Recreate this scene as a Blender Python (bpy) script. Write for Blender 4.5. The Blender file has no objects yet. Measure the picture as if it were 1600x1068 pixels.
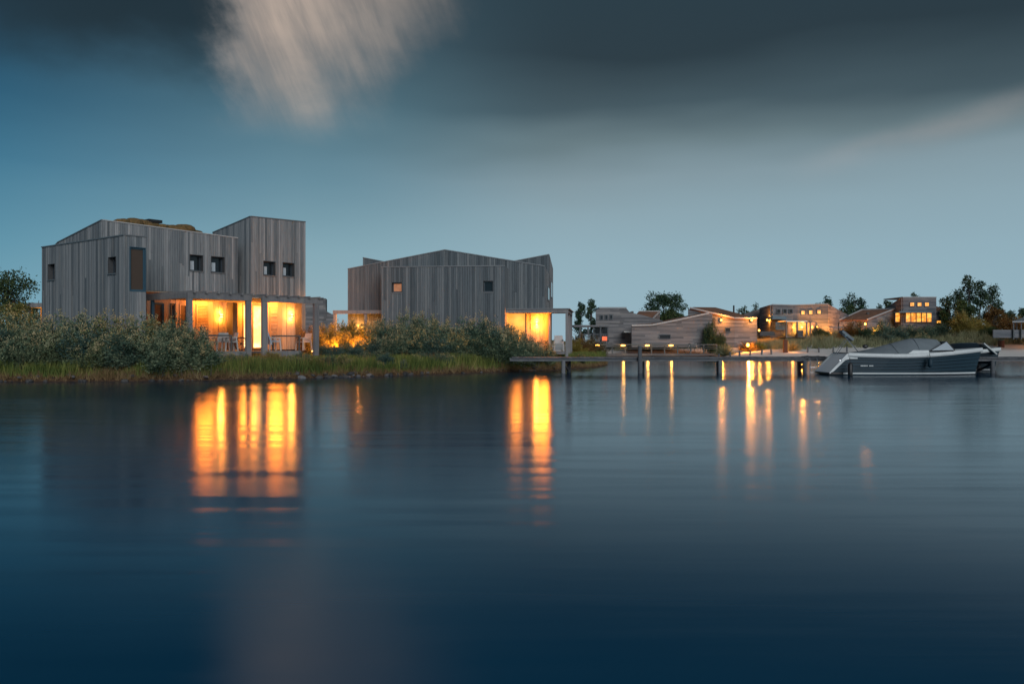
import bpy, bmesh, math, random
import numpy as np
from mathutils import Vector, Matrix

random.seed(7)
rng = np.random.default_rng(7)
R = math.radians
SC = bpy.context.scene
COL = SC.collection

# ------------------------------------------------------------------ camera
CAMH = 1.45          # lens height over the water
F = 1300.0           # focal length in photograph pixels (1600 wide)
HZ = 534.0           # horizon row
cam_d = bpy.data.cameras.new('camera')
cam = bpy.data.objects.new('camera', cam_d)
COL.objects.link(cam)
cam.location = (0, 0, CAMH)
cam.rotation_euler = (R(90), 0, 0)
cam_d.sensor_width = 36.0
cam_d.lens = F / 1600.0 * 36.0
cam_d.clip_end = 3000
SC.camera = cam

# ------------------------------------------------------------------ node helper
class G:
    """small expression helper for node graphs"""
    def __init__(s, nt): s.nt = nt
    def n(s, t, **kw):
        o = s.nt.nodes.new(t)
        for k, v in kw.items(): setattr(o, k, v)
        return o
    def put(s, sock, v):
        if hasattr(v, 'is_output'): s.nt.links.new(v, sock)
        else: sock.default_value = v
    def m(s, op, a, b=0.0, c=None, clamp=False):
        o = s.n('ShaderNodeMath', operation=op, use_clamp=clamp)
        s.put(o.inputs[0], a); s.put(o.inputs[1], b)
        if c is not None: s.put(o.inputs[2], c)
        return o.outputs[0]
    def step(s, v, lo, hi, a=0.0, b=1.0, smooth=True):
        o = s.n('ShaderNodeMapRange', interpolation_type='SMOOTHSTEP' if smooth else 'LINEAR')
        s.put(o.inputs[0], v)
        for i, q in enumerate((lo, hi, a, b)): s.put(o.inputs[i + 1], q)
        return o.outputs[0]
    def mix(s, f, a, b, mode='MIX'):
        o = s.n('ShaderNodeMix', data_type='RGBA', blend_type=mode)
        s.put(o.inputs[0], f)
        for i, v in ((6, a), (7, b)):
            if not hasattr(v, 'is_output'): v = (*v[:3], 1)
            s.put(o.inputs[i], v)
        return o.outputs[2]
    def ramp(s, f, stops, interp='LINEAR'):
        o = s.n('ShaderNodeValToRGB'); cr = o.color_ramp; cr.interpolation = interp
        while len(cr.elements) > 1: cr.elements.remove(cr.elements[-1])
        for i, (p, c) in enumerate(stops):
            e = cr.elements[0] if i == 0 else cr.elements.new(p)
            e.position = p; e.color = (*c, 1)
        s.put(o.inputs[0], f)
        return o.outputs[0]
    def noise(s, vec, scale=1.0, detail=3.0, rough=0.5, dim='3D', w=None):
        o = s.n('ShaderNodeTexNoise', noise_dimensions=dim)
        if vec is not None: s.put(o.inputs['Vector'], vec)
        o.inputs['Scale'].default_value = scale; o.inputs['Detail'].default_value = detail
        o.inputs['Roughness'].default_value = rough
        if w is not None: s.put(o.inputs['W'], w)
        return o.outputs[0]
    def xyz(s, x, y, z=0.0):
        o = s.n('ShaderNodeCombineXYZ')
        for i, v in enumerate((x, y, z)): s.put(o.inputs[i], v)
        return o.outputs[0]
    def sep(s, v):
        o = s.n('ShaderNodeSeparateXYZ'); s.put(o.inputs[0], v)
        return o.outputs
    def vscale(s, v, sc):
        o = s.n('ShaderNodeVectorMath', operation='MULTIPLY'); s.put(o.inputs[0], v); o.inputs[1].default_value = sc
        return o.outputs[0]

def lin(r, g, b):
    f = lambda c: (c / 255) / 12.92 if c / 255 < 0.04045 else ((c / 255 + 0.055) / 1.055) ** 2.4
    return (f(r), f(g), f(b))

# ------------------------------------------------------------------ sky: dusk, long-exposed cloud
SUN_EL, SUN_ROT = 4.0, 150.0      # low sun behind the camera, veiled by cloud
w = bpy.data.worlds.new('World'); SC.world = w; w.use_nodes = True
nt = w.node_tree; nt.nodes.clear(); g = G(nt)
tc = g.n('ShaderNodeTexCoord')
X, Y, Z = g.sep(tc.outputs['Generated'])
az = g.m('MULTIPLY', g.m('ARCTAN2', X, Y), F)                       # azimuth, in units of 1/F radian
hyp = g.m('SQRT', g.m('ADD', g.m('MULTIPLY', X, X), g.m('MULTIPLY', Y, Y)))
el = g.m('MULTIPLY', g.m('ARCTAN2', Z, hyp), F)                     # elevation, same units
elc = g.m('MAXIMUM', el, 0.0)
# wind-drawn streak noise shared by the cloud layers
vec = g.xyz(g.m('DIVIDE', az, 620.0), g.m('DIVIDE', el, 150.0), 0.0)
n1 = g.noise(vec, 1.0, 3.0, 0.5)
vec2 = g.xyz(g.m('DIVIDE', az, 210.0), g.m('DIVIDE', el, 120.0), 3.7)
n2 = g.noise(vec2, 1.0, 6.0, 0.55)
wob = g.m('MULTIPLY', g.m('SUBTRACT', n1, 0.5), g.step(el, 60.0, 330.0, 0.0, 110.0))
wob2 = g.m('MULTIPLY', g.m('SUBTRACT', n2, 0.5), 120.0)
elw = g.m('DIVIDE', g.m('MAXIMUM', g.m('ADD', el, wob), 0.0), 900.0)
def sky_ramp(vals):
    return g.ramp(elw, [(e / 900.0, tuple(q / 1.27 for q in lin(*c))) for e, c in vals])
# clear evening side: deep teal; middle: paler; veiled side: lit haze under a dark cloud deck
left_ = sky_ramp([(0, (110, 158, 178)), (60, (100, 152, 174)), (134, (80, 136, 161)), (234, (47, 106, 135)), (334, (26, 82, 111)), (434, (17, 60, 84)), (530, (12, 42, 59)), (900, (22, 46, 62))])
mid_ = sky_ramp([(0, (140, 171, 184)), (60, (134, 167, 181)), (134, (123, 159, 174)), (234, (95, 132, 149)), (334, (73, 107, 122)), (434, (58, 84, 97)), (530, (46, 68, 80)), (900, (32, 54, 67))])
right_ = sky_ramp([(0, (145, 175, 190)), (60, (140, 171, 186)), (134, (137, 166, 180)), (200, (132, 157, 169)), (250, (124, 145, 155)), (300, (98, 117, 124)), (350, (62, 80, 89)), (434, (36, 51, 60)), (530, (35, 53, 63)), (900, (34, 52, 62))])
col = g.mix(g.step(az, -760.0, -330.0, smooth=False), left_, mid_)
col = g.mix(g.step(az, -330.0, 120.0), col, right_)
# faint lit streak rising along the edge of the deck
stk = g.m('SUBTRACT', el, g.m('ADD', 262.0, g.m('MULTIPLY', g.m('SUBTRACT', az, 480.0), 0.22)))
stk = g.m('MULTIPLY', g.m('MULTIPLY', g.step(stk, -34.0, 0.0), g.step(stk, 30.0, 2.0)), g.m('MULTIPLY', g.step(az, 380.0, 560.0), g.step(n2, 0.3, 0.7)))
col = g.mix(g.m('MULTIPLY', stk, 0.28), col, lin(150, 142, 140))
# warm-lit cloud towering through a gap in the deck
cx = g.m('ADD', -345.0, g.m('ADD', g.m('MULTIPLY', el, -0.02), g.m('MULTIPLY', wob2, 0.9)))
n4 = g.noise(g.xyz(g.m('DIVIDE', g.m('ADD', az, g.m('MULTIPLY', el, 0.45)), 90.0), g.m('DIVIDE', el, 120.0), 5.0), 1.0, 5.0, 0.6)
dx = g.m('ADD', g.m('SUBTRACT', az, cx), g.m('MULTIPLY', g.m('SUBTRACT', n4, 0.5), 130.0))
wid_l = g.step(el, 330.0, 560.0, 105.0, 150.0)
wid_r = g.step(el, 300.0, 540.0, 150.0, 330.0)
pink = g.m('MULTIPLY', g.step(dx, g.m('MULTIPLY', wid_l, -1.0), g.m('MULTIPLY', wid_l, -0.15)), g.step(dx, wid_r, g.m('MULTIPLY', wid_r, -0.12)))
pink = g.m('MULTIPLY', pink, g.step(g.m('ADD', el, g.m('MULTIPLY', wob2, 0.9)), 285.0, 450.0))
n3 = g.noise(g.xyz(g.m('DIVIDE', g.m('ADD', az, g.m('MULTIPLY', el, 0.45)), 62.0), g.m('DIVIDE', el, 330.0), 8.0), 1.0, 5.0, 0.6)
pink = g.m('MULTIPLY', pink, g.step(n3, 0.28, 0.6, 0.62, 1.0))
col = g.mix(g.m('MULTIPLY', pink, 0.88), col, g.mix(g.step(n3, 0.3, 0.7), lin(146, 132, 122), lin(174, 156, 142)))
# inky cloud edge beside it
ink = g.m('MULTIPLY', g.step(dx, -35.0, -105.0), g.step(g.m('ADD', el, g.m('MULTIPLY', wob2, 1.1)), 335.0, 450.0))
ink = g.m('MULTIPLY', ink, g.step(az, -1100.0, -560.0, 0.25, 1.0))
col = g.mix(g.m('MULTIPLY', ink, 0.92), col, lin(13, 28, 37))
sky = g.n('ShaderNodeTexSky', sky_type='NISHITA', sun_disc=False)
sky.sun_elevation = R(SUN_EL); sky.sun_rotation = R(SUN_ROT)
bg1 = g.n('ShaderNodeBackground'); g.put(bg1.inputs[0], col); bg1.inputs[1].default_value = 1.0
bg2 = g.n('ShaderNodeBackground'); g.put(bg2.inputs[0], sky.outputs[0]); bg2.inputs[1].default_value = 0.006
add = g.n('ShaderNodeAddShader'); nt.links.new(bg1.outputs[0], add.inputs[0]); nt.links.new(bg2.outputs[0], add.inputs[1])
out = g.n('ShaderNodeOutputWorld'); nt.links.new(add.outputs[0], out.inputs[0])

sun_d = bpy.data.lights.new('sun', 'SUN'); sun_d.energy = 1.5; sun_d.angle = R(40); sun_d.color = (0.94, 0.975, 1.0)
sun = bpy.data.objects.new('sun', sun_d); COL.objects.link(sun)
sun.rotation_euler = (R(66), 0, R(17))          # soft afterglow from behind the camera

SC.view_settings.view_transform = 'Standard'
SC.view_settings.look = 'None'
SC.view_settings.exposure = 0.42
SC.view_settings.gamma = 1.0
SC.cycles.use_denoising = True
SC.cycles.max_bounces = 6
SC.cycles.diffuse_bounces = 3
SC.cycles.glossy_bounces = 3
SC.cycles.transparent_max_bounces = 8
SC.cycles.caustics_reflective = False
SC.cycles.caustics_refractive = False
SC.cycles.sample_clamp_indirect = 4.0

# ------------------------------------------------------------------ placing helpers
def P(px, py, Y):
    return Vector(((px - 800) / F * Y, Y, CAMH - (py - HZ) / F * Y))
def zat(py, Y): return CAMH - (py - HZ) / F * Y
def xat(px, Y): return (px - 800) / F * Y

class Frame:
    """a house's own axes: x along one facade, y along the other, seen from the corner"""
    def __init__(s, O, ang):
        s.O = Vector((O[0], O[1], 0)); s.a = ang
        s.ex = Vector((math.cos(ang), math.sin(ang), 0)); s.ey = Vector((-math.sin(ang), math.cos(ang), 0))
    def hy(s, px, py, yc):      # photo ray meets plane y = yc -> (x, z)
        d = Vector(((px - 800) / F, 1, 0)); Yd = (yc + s.ey.dot(s.O)) / s.ey.dot(d)
        return s.ex.dot(d * Yd - s.O), zat(py, Yd)
    def hx(s, px, py, xc):
        d = Vector(((px - 800) / F, 1, 0)); Yd = (xc + s.ex.dot(s.O)) / s.ex.dot(d)
        return s.ey.dot(d * Yd - s.O), zat(py, Yd)
    def w(s, x, y, z): return s.O + s.ex * x + s.ey * y + Vector((0, 0, z))

def tag(o, label=None, cat=None, group=None, kind=None):
    if label: o['label'] = label
    if cat: o['category'] = cat
    if group: o['group'] = group
    if kind: o['kind'] = kind
    return o
def link(name, me, mat=None, parent=None):
    o = bpy.data.objects.new(name, me); COL.objects.link(o)
    if mat is not None and not me.materials: me.materials.append(mat)
    if parent is not None: o.parent = parent
    return o
def empty(name, loc, rz=0.0):
    o = bpy.data.objects.new(name, None); COL.objects.link(o)
    o.location = loc; o.rotation_euler = (0, 0, rz); o.empty_display_size = 0.3
    return o
def copy_tree(o, parent=None):
    c = o.copy(); COL.objects.link(c); c.parent = parent
    for ch in o.children: copy_tree(ch, c)
    return c

class MB:
    """collects shapes into one mesh"""
    def __init__(s): s.v = []; s.f = []
    def add(s, vs, fs):
        k = len(s.v); s.v += [tuple(p) for p in vs]; s.f += [tuple(i + k for i in f) for f in fs]; return s
    def box(s, x0, x1, y0, y1, z0, z1):
        vs = [(x, y, z) for z in (z0, z1) for y in (y0, y1) for x in (x0, x1)]
        return s.add(vs, [(0, 2, 3, 1), (4, 5, 7, 6), (0, 1, 5, 4), (2, 6, 7, 3), (0, 4, 6, 2), (1, 3, 7, 5)])
    def quad(s, a, b, c, d): return s.add([a, b, c, d], [(0, 1, 2, 3)])
    def prism(s, poly, off):
        n = len(poly); off = Vector(off)
        vs = [Vector(p) for p in poly] + [Vector(p) + off for p in poly]
        fs = [tuple(range(n)), tuple(range(2 * n - 1, n - 1, -1))] + [(i, i + n, (i + 1) % n + n, (i + 1) % n) for i in range(n)]
        return s.add(vs, fs)
    def tube(s, pts, r, n=8, cap=True):
        pts = [Vector(p) for p in pts]; rs = r if isinstance(r, (list, tuple)) else [r] * len(pts)
        vs = []; fs = []
        for i, p in enumerate(pts):
            t = (pts[min(i + 1, len(pts) - 1)] - pts[max(i - 1, 0)]).normalized()
            a = t.cross(Vector((0, 0, 1)) if abs(t.z) < .9 else Vector((1, 0, 0))).normalized(); b = t.cross(a)
            for j in range(n):
                q = 2 * math.pi * j / n
                vs.append(p + (a * math.cos(q) + b * math.sin(q)) * rs[i])
        for i in range(len(pts) - 1):
            for j in range(n):
                fs.append((i * n + j, i * n + (j + 1) % n, (i + 1) * n + (j + 1) % n, (i + 1) * n + j))
        if cap:
            fs.append(tuple(range(n - 1, -1, -1))); k = (len(pts) - 1) * n; fs.append(tuple(range(k, k + n)))
        return s.add(vs, fs)
    def bar(s, a, b, w, h):
        """rectangular bar from a to b, w sideways, h upward"""
        a = Vector(a); b = Vector(b); t = (b - a).normalized()
        up = Vector((0, 0, 1)) if abs(t.z) < .95 else Vector((0, 1, 0))
        sd = t.cross(up).normalized() * (w / 2); u = sd.cross(t).normalized() * (h / 2)
        vs = [p + i * sd + j * u for p in (a, b) for i, j in ((-1, -1), (1, -1), (1, 1), (-1, 1))]
        return s.add(vs, [(0, 1, 2, 3), (7, 6, 5, 4), (0, 4, 5, 1), (1, 5, 6, 2), (2, 6, 7, 3), (3, 7, 4, 0)])
    def ball(s, c, r, n=10, m=6, sq=(1, 1, 1)):
        vs = []; fs = []; c = Vector(c)
        for i in range(m + 1):
            th = math.pi * i / m
            for j in range(n):
                q = 2 * math.pi * j / n
                vs.append(c + Vector((r * sq[0] * math.sin(th) * math.cos(q), r * sq[1] * math.sin(th) * math.sin(q), r * sq[2] * math.cos(th))))
        for i in range(m):
            for j in range(n): fs.append((i * n + j, (i + 1) * n + j, (i + 1) * n + (j + 1) % n, i * n + (j + 1) % n))
        return s.add(vs, fs)
    def mesh(s, name, smooth=False):
        me = bpy.data.meshes.new(name); me.from_pydata(s.v, [], s.f); me.validate(); 
        bm = bmesh.new(); bm.from_mesh(me); bmesh.ops.recalc_face_normals(bm, faces=bm.faces); bm.to_mesh(me); bm.free()
        if smooth: me.polygons.foreach_set('use_smooth', [True] * len(me.polygons))
        return me
    def build(s, name, mat, parent=None, smooth=False): return link(name, s.mesh(name, smooth), mat, parent)

# ------------------------------------------------------------------ materials
MAT = {}
def mat(name):
    m = bpy.data.materials.new(name); m.use_nodes = True; MAT[name] = m
    n = m.node_tree; b = n.nodes['Principled BSDF']
    return m, G(n), b
def objco(g): return g.n('ShaderNodeTexCoord').outputs['Object']
def bump(g, b, h, strength, dist=0.01):
    o = g.n('ShaderNodeBump'); o.inputs['Strength'].default_value = strength; o.inputs['Distance'].default_value = dist
    g.put(o.inputs['Height'], h); g.put(b.inputs['Normal'], o.outputs[0])
def plain(name, c, rough=0.6, metal=0.0, var=0.12, scale=6.0, spec=None):
    m, g, b = mat(name)
    n = g.noise(objco(g), scale, 4, 0.6)
    g.put(b.inputs['Base Color'], g.mix(n, tuple(x * (1 - var) for x in c), tuple(min(1, x * (1 + var)) for x in c)))
    b.inputs['Roughness'].default_value = rough; b.inputs['Metallic'].default_value = metal
    if spec is not None: b.inputs['Specular IOR Level'].default_value = spec
    return m

def weathered(name, cs, vertical=True, board=None, warm=(0.29, 0.26, 0.235)):
    """silvered larch: every plank its own grey (object random), long grain streaks, drip stains"""
    m, g, b = mat(name)
    co = objco(g); rnd = g.n('ShaderNodeObjectInfo').outputs['Random']
    x, y, z = g.sep(co)
    off = g.m('MULTIPLY', rnd, 91.0)
    if board is None:
        tone = g.ramp(rnd, cs)
        v = g.xyz(g.m('ADD', g.m('MULTIPLY', g.m('ADD', x, y), 34.0), off), g.m('MULTIPLY', z, 1.3), off)
        v2 = g.xyz(g.m('ADD', g.m('MULTIPLY', g.m('ADD', x, y), 3.0), off), g.m('MULTIPLY', z, 0.45), off)
    else:
        row = g.m('FLOOR', g.m('DIVIDE', z, board))
        s = g.m('ADD', x, g.m('MULTIPLY', y, 0.93))
        wn = g.n('ShaderNodeTexWhiteNoise', noise_dimensions='1D'); g.put(wn.inputs['W'], row)
        seg = g.m('FLOOR', g.m('ADD', g.m('DIVIDE', s, 2.6), g.m('MULTIPLY', wn.outputs[0], 7.0)))
        wn2 = g.n('ShaderNodeTexWhiteNoise', noise_dimensions='2D'); g.put(wn2.inputs['Vector'], g.xyz(row, seg, 0.0))
        tone = g.ramp(wn2.outputs[0], cs)
        fr = g.m('FRACT', g.m('DIVIDE', z, board))
        tone = g.mix(g.step(fr, 0.12, 0.02, 0.0, 0.55), tone, (0.03, 0.03, 0.035))
        v = g.xyz(g.m('MULTIPLY', s, 0.9), g.m('MULTIPLY', z, 26.0), 0.0); v2 = g.xyz(g.m('MULTIPLY', s, 0.4), g.m('MULTIPLY', z, 2.0), 4.0)
    n = g.noise(v, 1.0, 5, 0.65)
    n2 = g.noise(v2, 1.0, 4, 0.6)
    c = g.mix(g.step(n, 0.3, 0.75, 0.0, 0.75), g.mix(1.0, tone, (0.62, 0.62, 0.66), 'MULTIPLY'), tone)
    c = g.mix(g.step(n2, 0.50, 0.75, 0.0, 0.45), c, warm)
    c = g.mix(g.step(n2, 0.42, 0.25, 0.0, 0.5), c, (0.07, 0.078, 0.09))
    g.put(b.inputs['Base Color'], c)
    b.inputs['Roughness'].default_value = 0.82; b.inputs['Specular IOR Level'].default_value = 0.25
    bump(g, b, n, 0.5, 0.004)
    return m
greys = [(0.0, (0.125, 0.145, 0.155)), (0.25, (0.19, 0.212, 0.222)), (0.5, (0.235, 0.255, 0.262)), (0.75, (0.275, 0.29, 0.293)), (1.0, (0.38, 0.387, 0.385))]
weathered('plank_wood', greys)
weathered('dark_plank_wood', [(0.0, (0.085, 0.105, 0.115)), (0.4, (0.125, 0.148, 0.16)), (0.75, (0.155, 0.178, 0.188)), (1.0, (0.215, 0.235, 0.24))], warm=(0.16, 0.16, 0.16))
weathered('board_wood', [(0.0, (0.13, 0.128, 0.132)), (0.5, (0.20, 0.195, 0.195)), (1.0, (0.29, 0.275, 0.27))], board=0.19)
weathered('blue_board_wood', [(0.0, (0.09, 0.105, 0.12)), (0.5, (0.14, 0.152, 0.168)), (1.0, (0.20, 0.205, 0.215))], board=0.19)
weathered('beam_wood', [(0.0, (0.19, 0.19, 0.195)), (1.0, (0.28, 0.275, 0.27))])
weathered('jetty_wood', [(0.0, (0.11, 0.12, 0.13)), (1.0, (0.20, 0.21, 0.22))], warm=(0.20, 0.19, 0.17))
weathered('pile_wood', [(0.0, (0.12, 0.13, 0.14)), (1.0, (0.20, 0.205, 0.21))], warm=(0.08, 0.09, 0.07))
weathered('porch_wood', [(0.0, (0.36, 0.29, 0.21)), (0.5, (0.46, 0.38, 0.28)), (1.0, (0.56, 0.47, 0.36))], warm=(0.34, 0.24, 0.15))
plain('dark_back', (0.035, 0.037, 0.042), 0.9)
plain('roof_felt', (0.05, 0.05, 0.05), 0.9)
plain('zinc', (0.17, 0.18, 0.19), 0.5, 0.4)
plain('window_frame', (0.03, 0.042, 0.055), 0.45)
plain('blue_frame', (0.03, 0.075, 0.11), 0.4)
plain('reveal', (0.045, 0.047, 0.05), 0.7)
plain('pale_blind', (0.42, 0.46, 0.50), 0.5)  # pale tone standing in for sky mirrored in the upper panes
plain('grey_trim', (0.34, 0.345, 0.35), 0.6)
plain('white_trim', (0.62, 0.62, 0.60), 0.5)
plain('black_metal', (0.02, 0.02, 0.022), 0.45, 0.3)
plain('rail_metal', (0.03, 0.04, 0.045), 0.5, 0.2)
plain('steel', (0.55, 0.56, 0.58), 0.25, 0.9)
plain('brown_blind', (0.055, 0.036, 0.026), 0.7)
plain('resin_white', (0.42, 0.41, 0.40), 0.5)
plain('blue_cloth', (0.35, 0.46, 0.56), 0.85)
plain('iron_rust', (0.13, 0.045, 0.025), 0.85, 0.2, 0.4)
plain('moss_green', (0.09, 0.13, 0.10), 0.9)
plain('bark', (0.07, 0.06, 0.05), 0.9)
plain('sofa', (0.45, 0.33, 0.20), 0.9)
plain('tyre', (0.02, 0.02, 0.02), 0.8)
# roof moss / sedum
m, g, b = mat('sedum')
n = g.noise(objco(g), 9.0, 5, 0.7)
g.put(b.inputs['Base Color'], g.ramp(n, [(0.3, (0.05, 0.045, 0.02)), (0.5, (0.14, 0.085, 0.03)), (0.7, (0.22, 0.12, 0.05))])); b.inputs['Roughness'].default_value = 0.95
bump(g, b, n, 1.0, 0.06)
# red-brown planted roofs of the far houses
m, g, b = mat('brown_roof')
n = g.noise(objco(g), 1.6, 6, 0.7)
g.put(b.inputs['Base Color'], g.ramp(n, [(0.3, (0.10, 0.05, 0.03)), (0.55, (0.20, 0.09, 0.05)), (0.75, (0.27, 0.15, 0.09))])); b.inputs['Roughness'].default_value = 0.95
bump(g, b, n, 0.8, 0.05)
# dark window glass
m, g, b = mat('glass')
b.inputs['Base Color'].default_value = (0.012, 0.016, 0.02, 1); b.inputs['Roughness'].default_value = 0.06; b.inputs['Specular IOR Level'].default_value = 0.35
m, g, b = mat('clear_screen')
b.inputs['Base Color'].default_value = (0.33, 0.38, 0.42, 1); b.inputs['Roughness'].default_value = 0.12; b.inputs['Specular IOR Level'].default_value = 0.7
# lit window panes (room light behind blinds)
def lit(name, c, s, c2=None, scale=2.0):
    m, g, b = mat(name)
    n = g.noise(objco(g), scale, 3, 0.5)
    c2 = c2 or tuple(x * 0.55 for x in c)
    g.put(b.inputs['Emission Color'], g.mix(g.step(n, 0.35, 0.65), c2, c)); b.inputs['Emission Strength'].default_value = s
    b.inputs['Base Color'].default_value = (0.05, 0.04, 0.03, 1); b.inputs['Roughness'].default_value = 0.2
lit('pane_white', (1.0, 0.66, 0.26), 2.2, (1.0, 0.48, 0.12))
lit('pane_yellow', (1.0, 0.44, 0.08), 0.85, (1.0, 0.36, 0.05))
lit('pane_amber', (1.0, 0.44, 0.07), 1.25, (0.6, 0.17, 0.015), 2.5)
lit('pane_blind', (0.50, 0.20, 0.09), 0.55, (0.42, 0.16, 0.07), 8.0)
lit('bulb', (1.0, 0.55, 0.16), 8.0, (1.0, 0.55, 0.16))
lit('far_bulb', (1.0, 0.42, 0.06), 6.0, (1.0, 0.42, 0.06))
lit('tail_sign', (1.0, 0.16, 0.04), 0.9, (0.8, 0.10, 0.03), 6.0)
# boat
m, g, b = mat('hull_paint')
b.inputs['Base Color'].default_value = (0.014, 0.034, 0.050, 1); b.inputs['Roughness'].default_value = 0.55; b.inputs['Specular IOR Level'].default_value = 0.2
m, g, b = mat('hull_dark')
b.inputs['Base Color'].default_value = (0.008, 0.013, 0.02, 1); b.inputs['Roughness'].default_value = 0.35
plain('gelcoat', (0.88, 0.89, 0.90), 0.4, var=.04)  # boat white raised to put sky light into the sloping transom
plain('boat_white', (0.52, 0.55, 0.56), 0.45)
m, g, b = mat('canvas')
n = g.noise(objco(g), 3.0, 3, 0.5)
g.put(b.inputs['Base Color'], g.mix(n, (0.11, 0.135, 0.155), (0.17, 0.20, 0.22))); b.inputs['Roughness'].default_value = 0.85
bump(g, b, g.noise(objco(g), 5.0, 2, 0.5), 0.35, 0.04)
# foliage
def leafy(name, stops, trans=0.25):
    m, g, b = mat(name)
    rnd = g.n('ShaderNodeNewGeometry').outputs['Random Per Island']
    orn = g.n('ShaderNodeObjectInfo').outputs['Random']
    n = g.noise(objco(g), 1.3, 3, 0.6)
    f = g.m('ADD', g.m('MULTIPLY', rnd, 0.55), g.m('MULTIPLY', g.step(n, 0.3, 0.7), 0.45))
    c = g.ramp(f, stops)
    c = g.mix(1.0, c, g.ramp(orn, [(0.0, (0.62, 0.78, 0.85)), (0.5, (0.95, 0.97, 0.95)), (1.0, (1.0, 0.90, 0.62))]), 'MULTIPLY')
    d = g.n('ShaderNodeBsdfDiffuse'); g.put(d.inputs[0], c)
    t = g.n('ShaderNodeBsdfTranslucent'); g.put(t.inputs[0], c)
    mx = g.n('ShaderNodeMixShader'); mx.inputs[0].default_value = trans
    g.nt.links.new(d.outputs[0], mx.inputs[1]); g.nt.links.new(t.outputs[0], mx.inputs[2])
    o = [q for q in g.nt.nodes if q.type == 'OUTPUT_MATERIAL'][0]; g.nt.links.new(mx.outputs[0], o.inputs[0])
leafy('shrub_leaf', [(0.0, (0.035, 0.07, 0.055)), (0.35, (0.10, 0.15, 0.105)), (0.7, (0.22, 0.26, 0.165)), (1.0, (0.42, 0.40, 0.25))])
leafy('blue_shrub_leaf', [(0.0, (0.025, 0.06, 0.06)), (0.5, (0.085, 0.14, 0.12)), (1.0, (0.23, 0.29, 0.21))])
leafy('tip_leaf', [(0.0, (0.34, 0.27, 0.14)), (0.5, (0.50, 0.39, 0.22)), (1.0, (0.68, 0.54, 0.34))])
leafy('gold_leaf', trans=0.5, stops=[(0.0, (0.16, 0.14, 0.04)), (0.5, (0.32, 0.26, 0.08)), (1.0, (0.50, 0.40, 0.14))])
leafy('tree_leaf', [(0.0, (0.025, 0.055, 0.042)), (0.5, (0.06, 0.10, 0.06)), (1.0, (0.13, 0.16, 0.075))])
leafy('rust_leaf', [(0.0, (0.10, 0.05, 0.02)), (0.5, (0.18, 0.10, 0.04)), (1.0, (0.26, 0.16, 0.07))])
leafy('grass_blade', [(0.0, (0.045, 0.08, 0.035)), (0.4, (0.12, 0.17, 0.06)), (0.75, (0.23, 0.26, 0.085)), (1.0, (0.40, 0.34, 0.16))])
leafy('reed_dry', [(0.0, (0.16, 0.10, 0.05)), (0.6, (0.26, 0.17, 0.09)), (1.0, (0.38, 0.28, 0.17))])
leafy('dune_blade', [(0.0, (0.16, 0.16, 0.08)), (0.4, (0.32, 0.28, 0.15)), (0.8, (0.46, 0.39, 0.23)), (1.0, (0.58, 0.50, 0.33))])
# ground: soil by the water, sand on the far beach
m, g, b = mat('ground_soil')
co = objco(g); gx, gy, gz = g.sep(co)
n = g.noise(co, 0.9, 6, 0.65); nf = g.noise(co, 9.0, 5, 0.7)
soil = g.ramp(n, [(0.3, (0.055, 0.045, 0.03)), (0.5, (0.09, 0.085, 0.04)), (0.7, (0.12, 0.115, 0.05))])
sand = g.ramp(g.m('ADD', g.m('MULTIPLY', n, 0.5), g.m('MULTIPLY', nf, 0.5)), [(0.3, (0.50, 0.48, 0.46)), (0.7, (0.68, 0.66, 0.64))])
far = g.step(g.m('SUBTRACT', gy, g.m('MULTIPLY', g.m('SUBTRACT', n, 0.5), 3.0)), 62.0, 64.0)
wet = g.step(gz, 0.02, 0.22)
sand = g.mix(wet, (0.16, 0.145, 0.125), sand)
dune = g.ramp(nf, [(0.3, (0.13, 0.11, 0.06)), (0.7, (0.28, 0.23, 0.14))])
sand = g.mix(g.step(g.m('ADD', gz, g.m('MULTIPLY', g.m('SUBTRACT', n, 0.5), 0.5)), 1.08, 1.4), sand, dune)
soil = g.mix(g.step(gz, 0.30, 0.10), soil, g.ramp(nf, [(0.3, (0.035, 0.022, 0.015)), (0.7, (0.14, 0.085, 0.05))]))
g.put(b.inputs['Base Color'], g.mix(far, soil, sand)); b.inputs['Roughness'].default_value = 0.95; b.inputs['Specular IOR Level'].default_value = 0.1
bump(g, b, nf, 0.8, 0.05)
m, g, b = mat('stone')
n = g.noise(objco(g), 5.0, 5, 0.6); rnd = g.n('ShaderNodeObjectInfo').outputs['Random']
c = g.ramp(rnd, [(0.0, (0.04, 0.04, 0.045)), (0.6, (0.09, 0.08, 0.075)), (0.85, (0.20, 0.20, 0.21)), (1.0, (0.18, 0.11, 0.08))])
g.put(b.inputs['Base Color'], g.mix(n, g.mix(1.0, c, (0.5, 0.5, 0.5), 'MULTIPLY'), c)); b.inputs['Roughness'].default_value = 0.7
bump(g, b, n, 0.6, 0.05)
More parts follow.
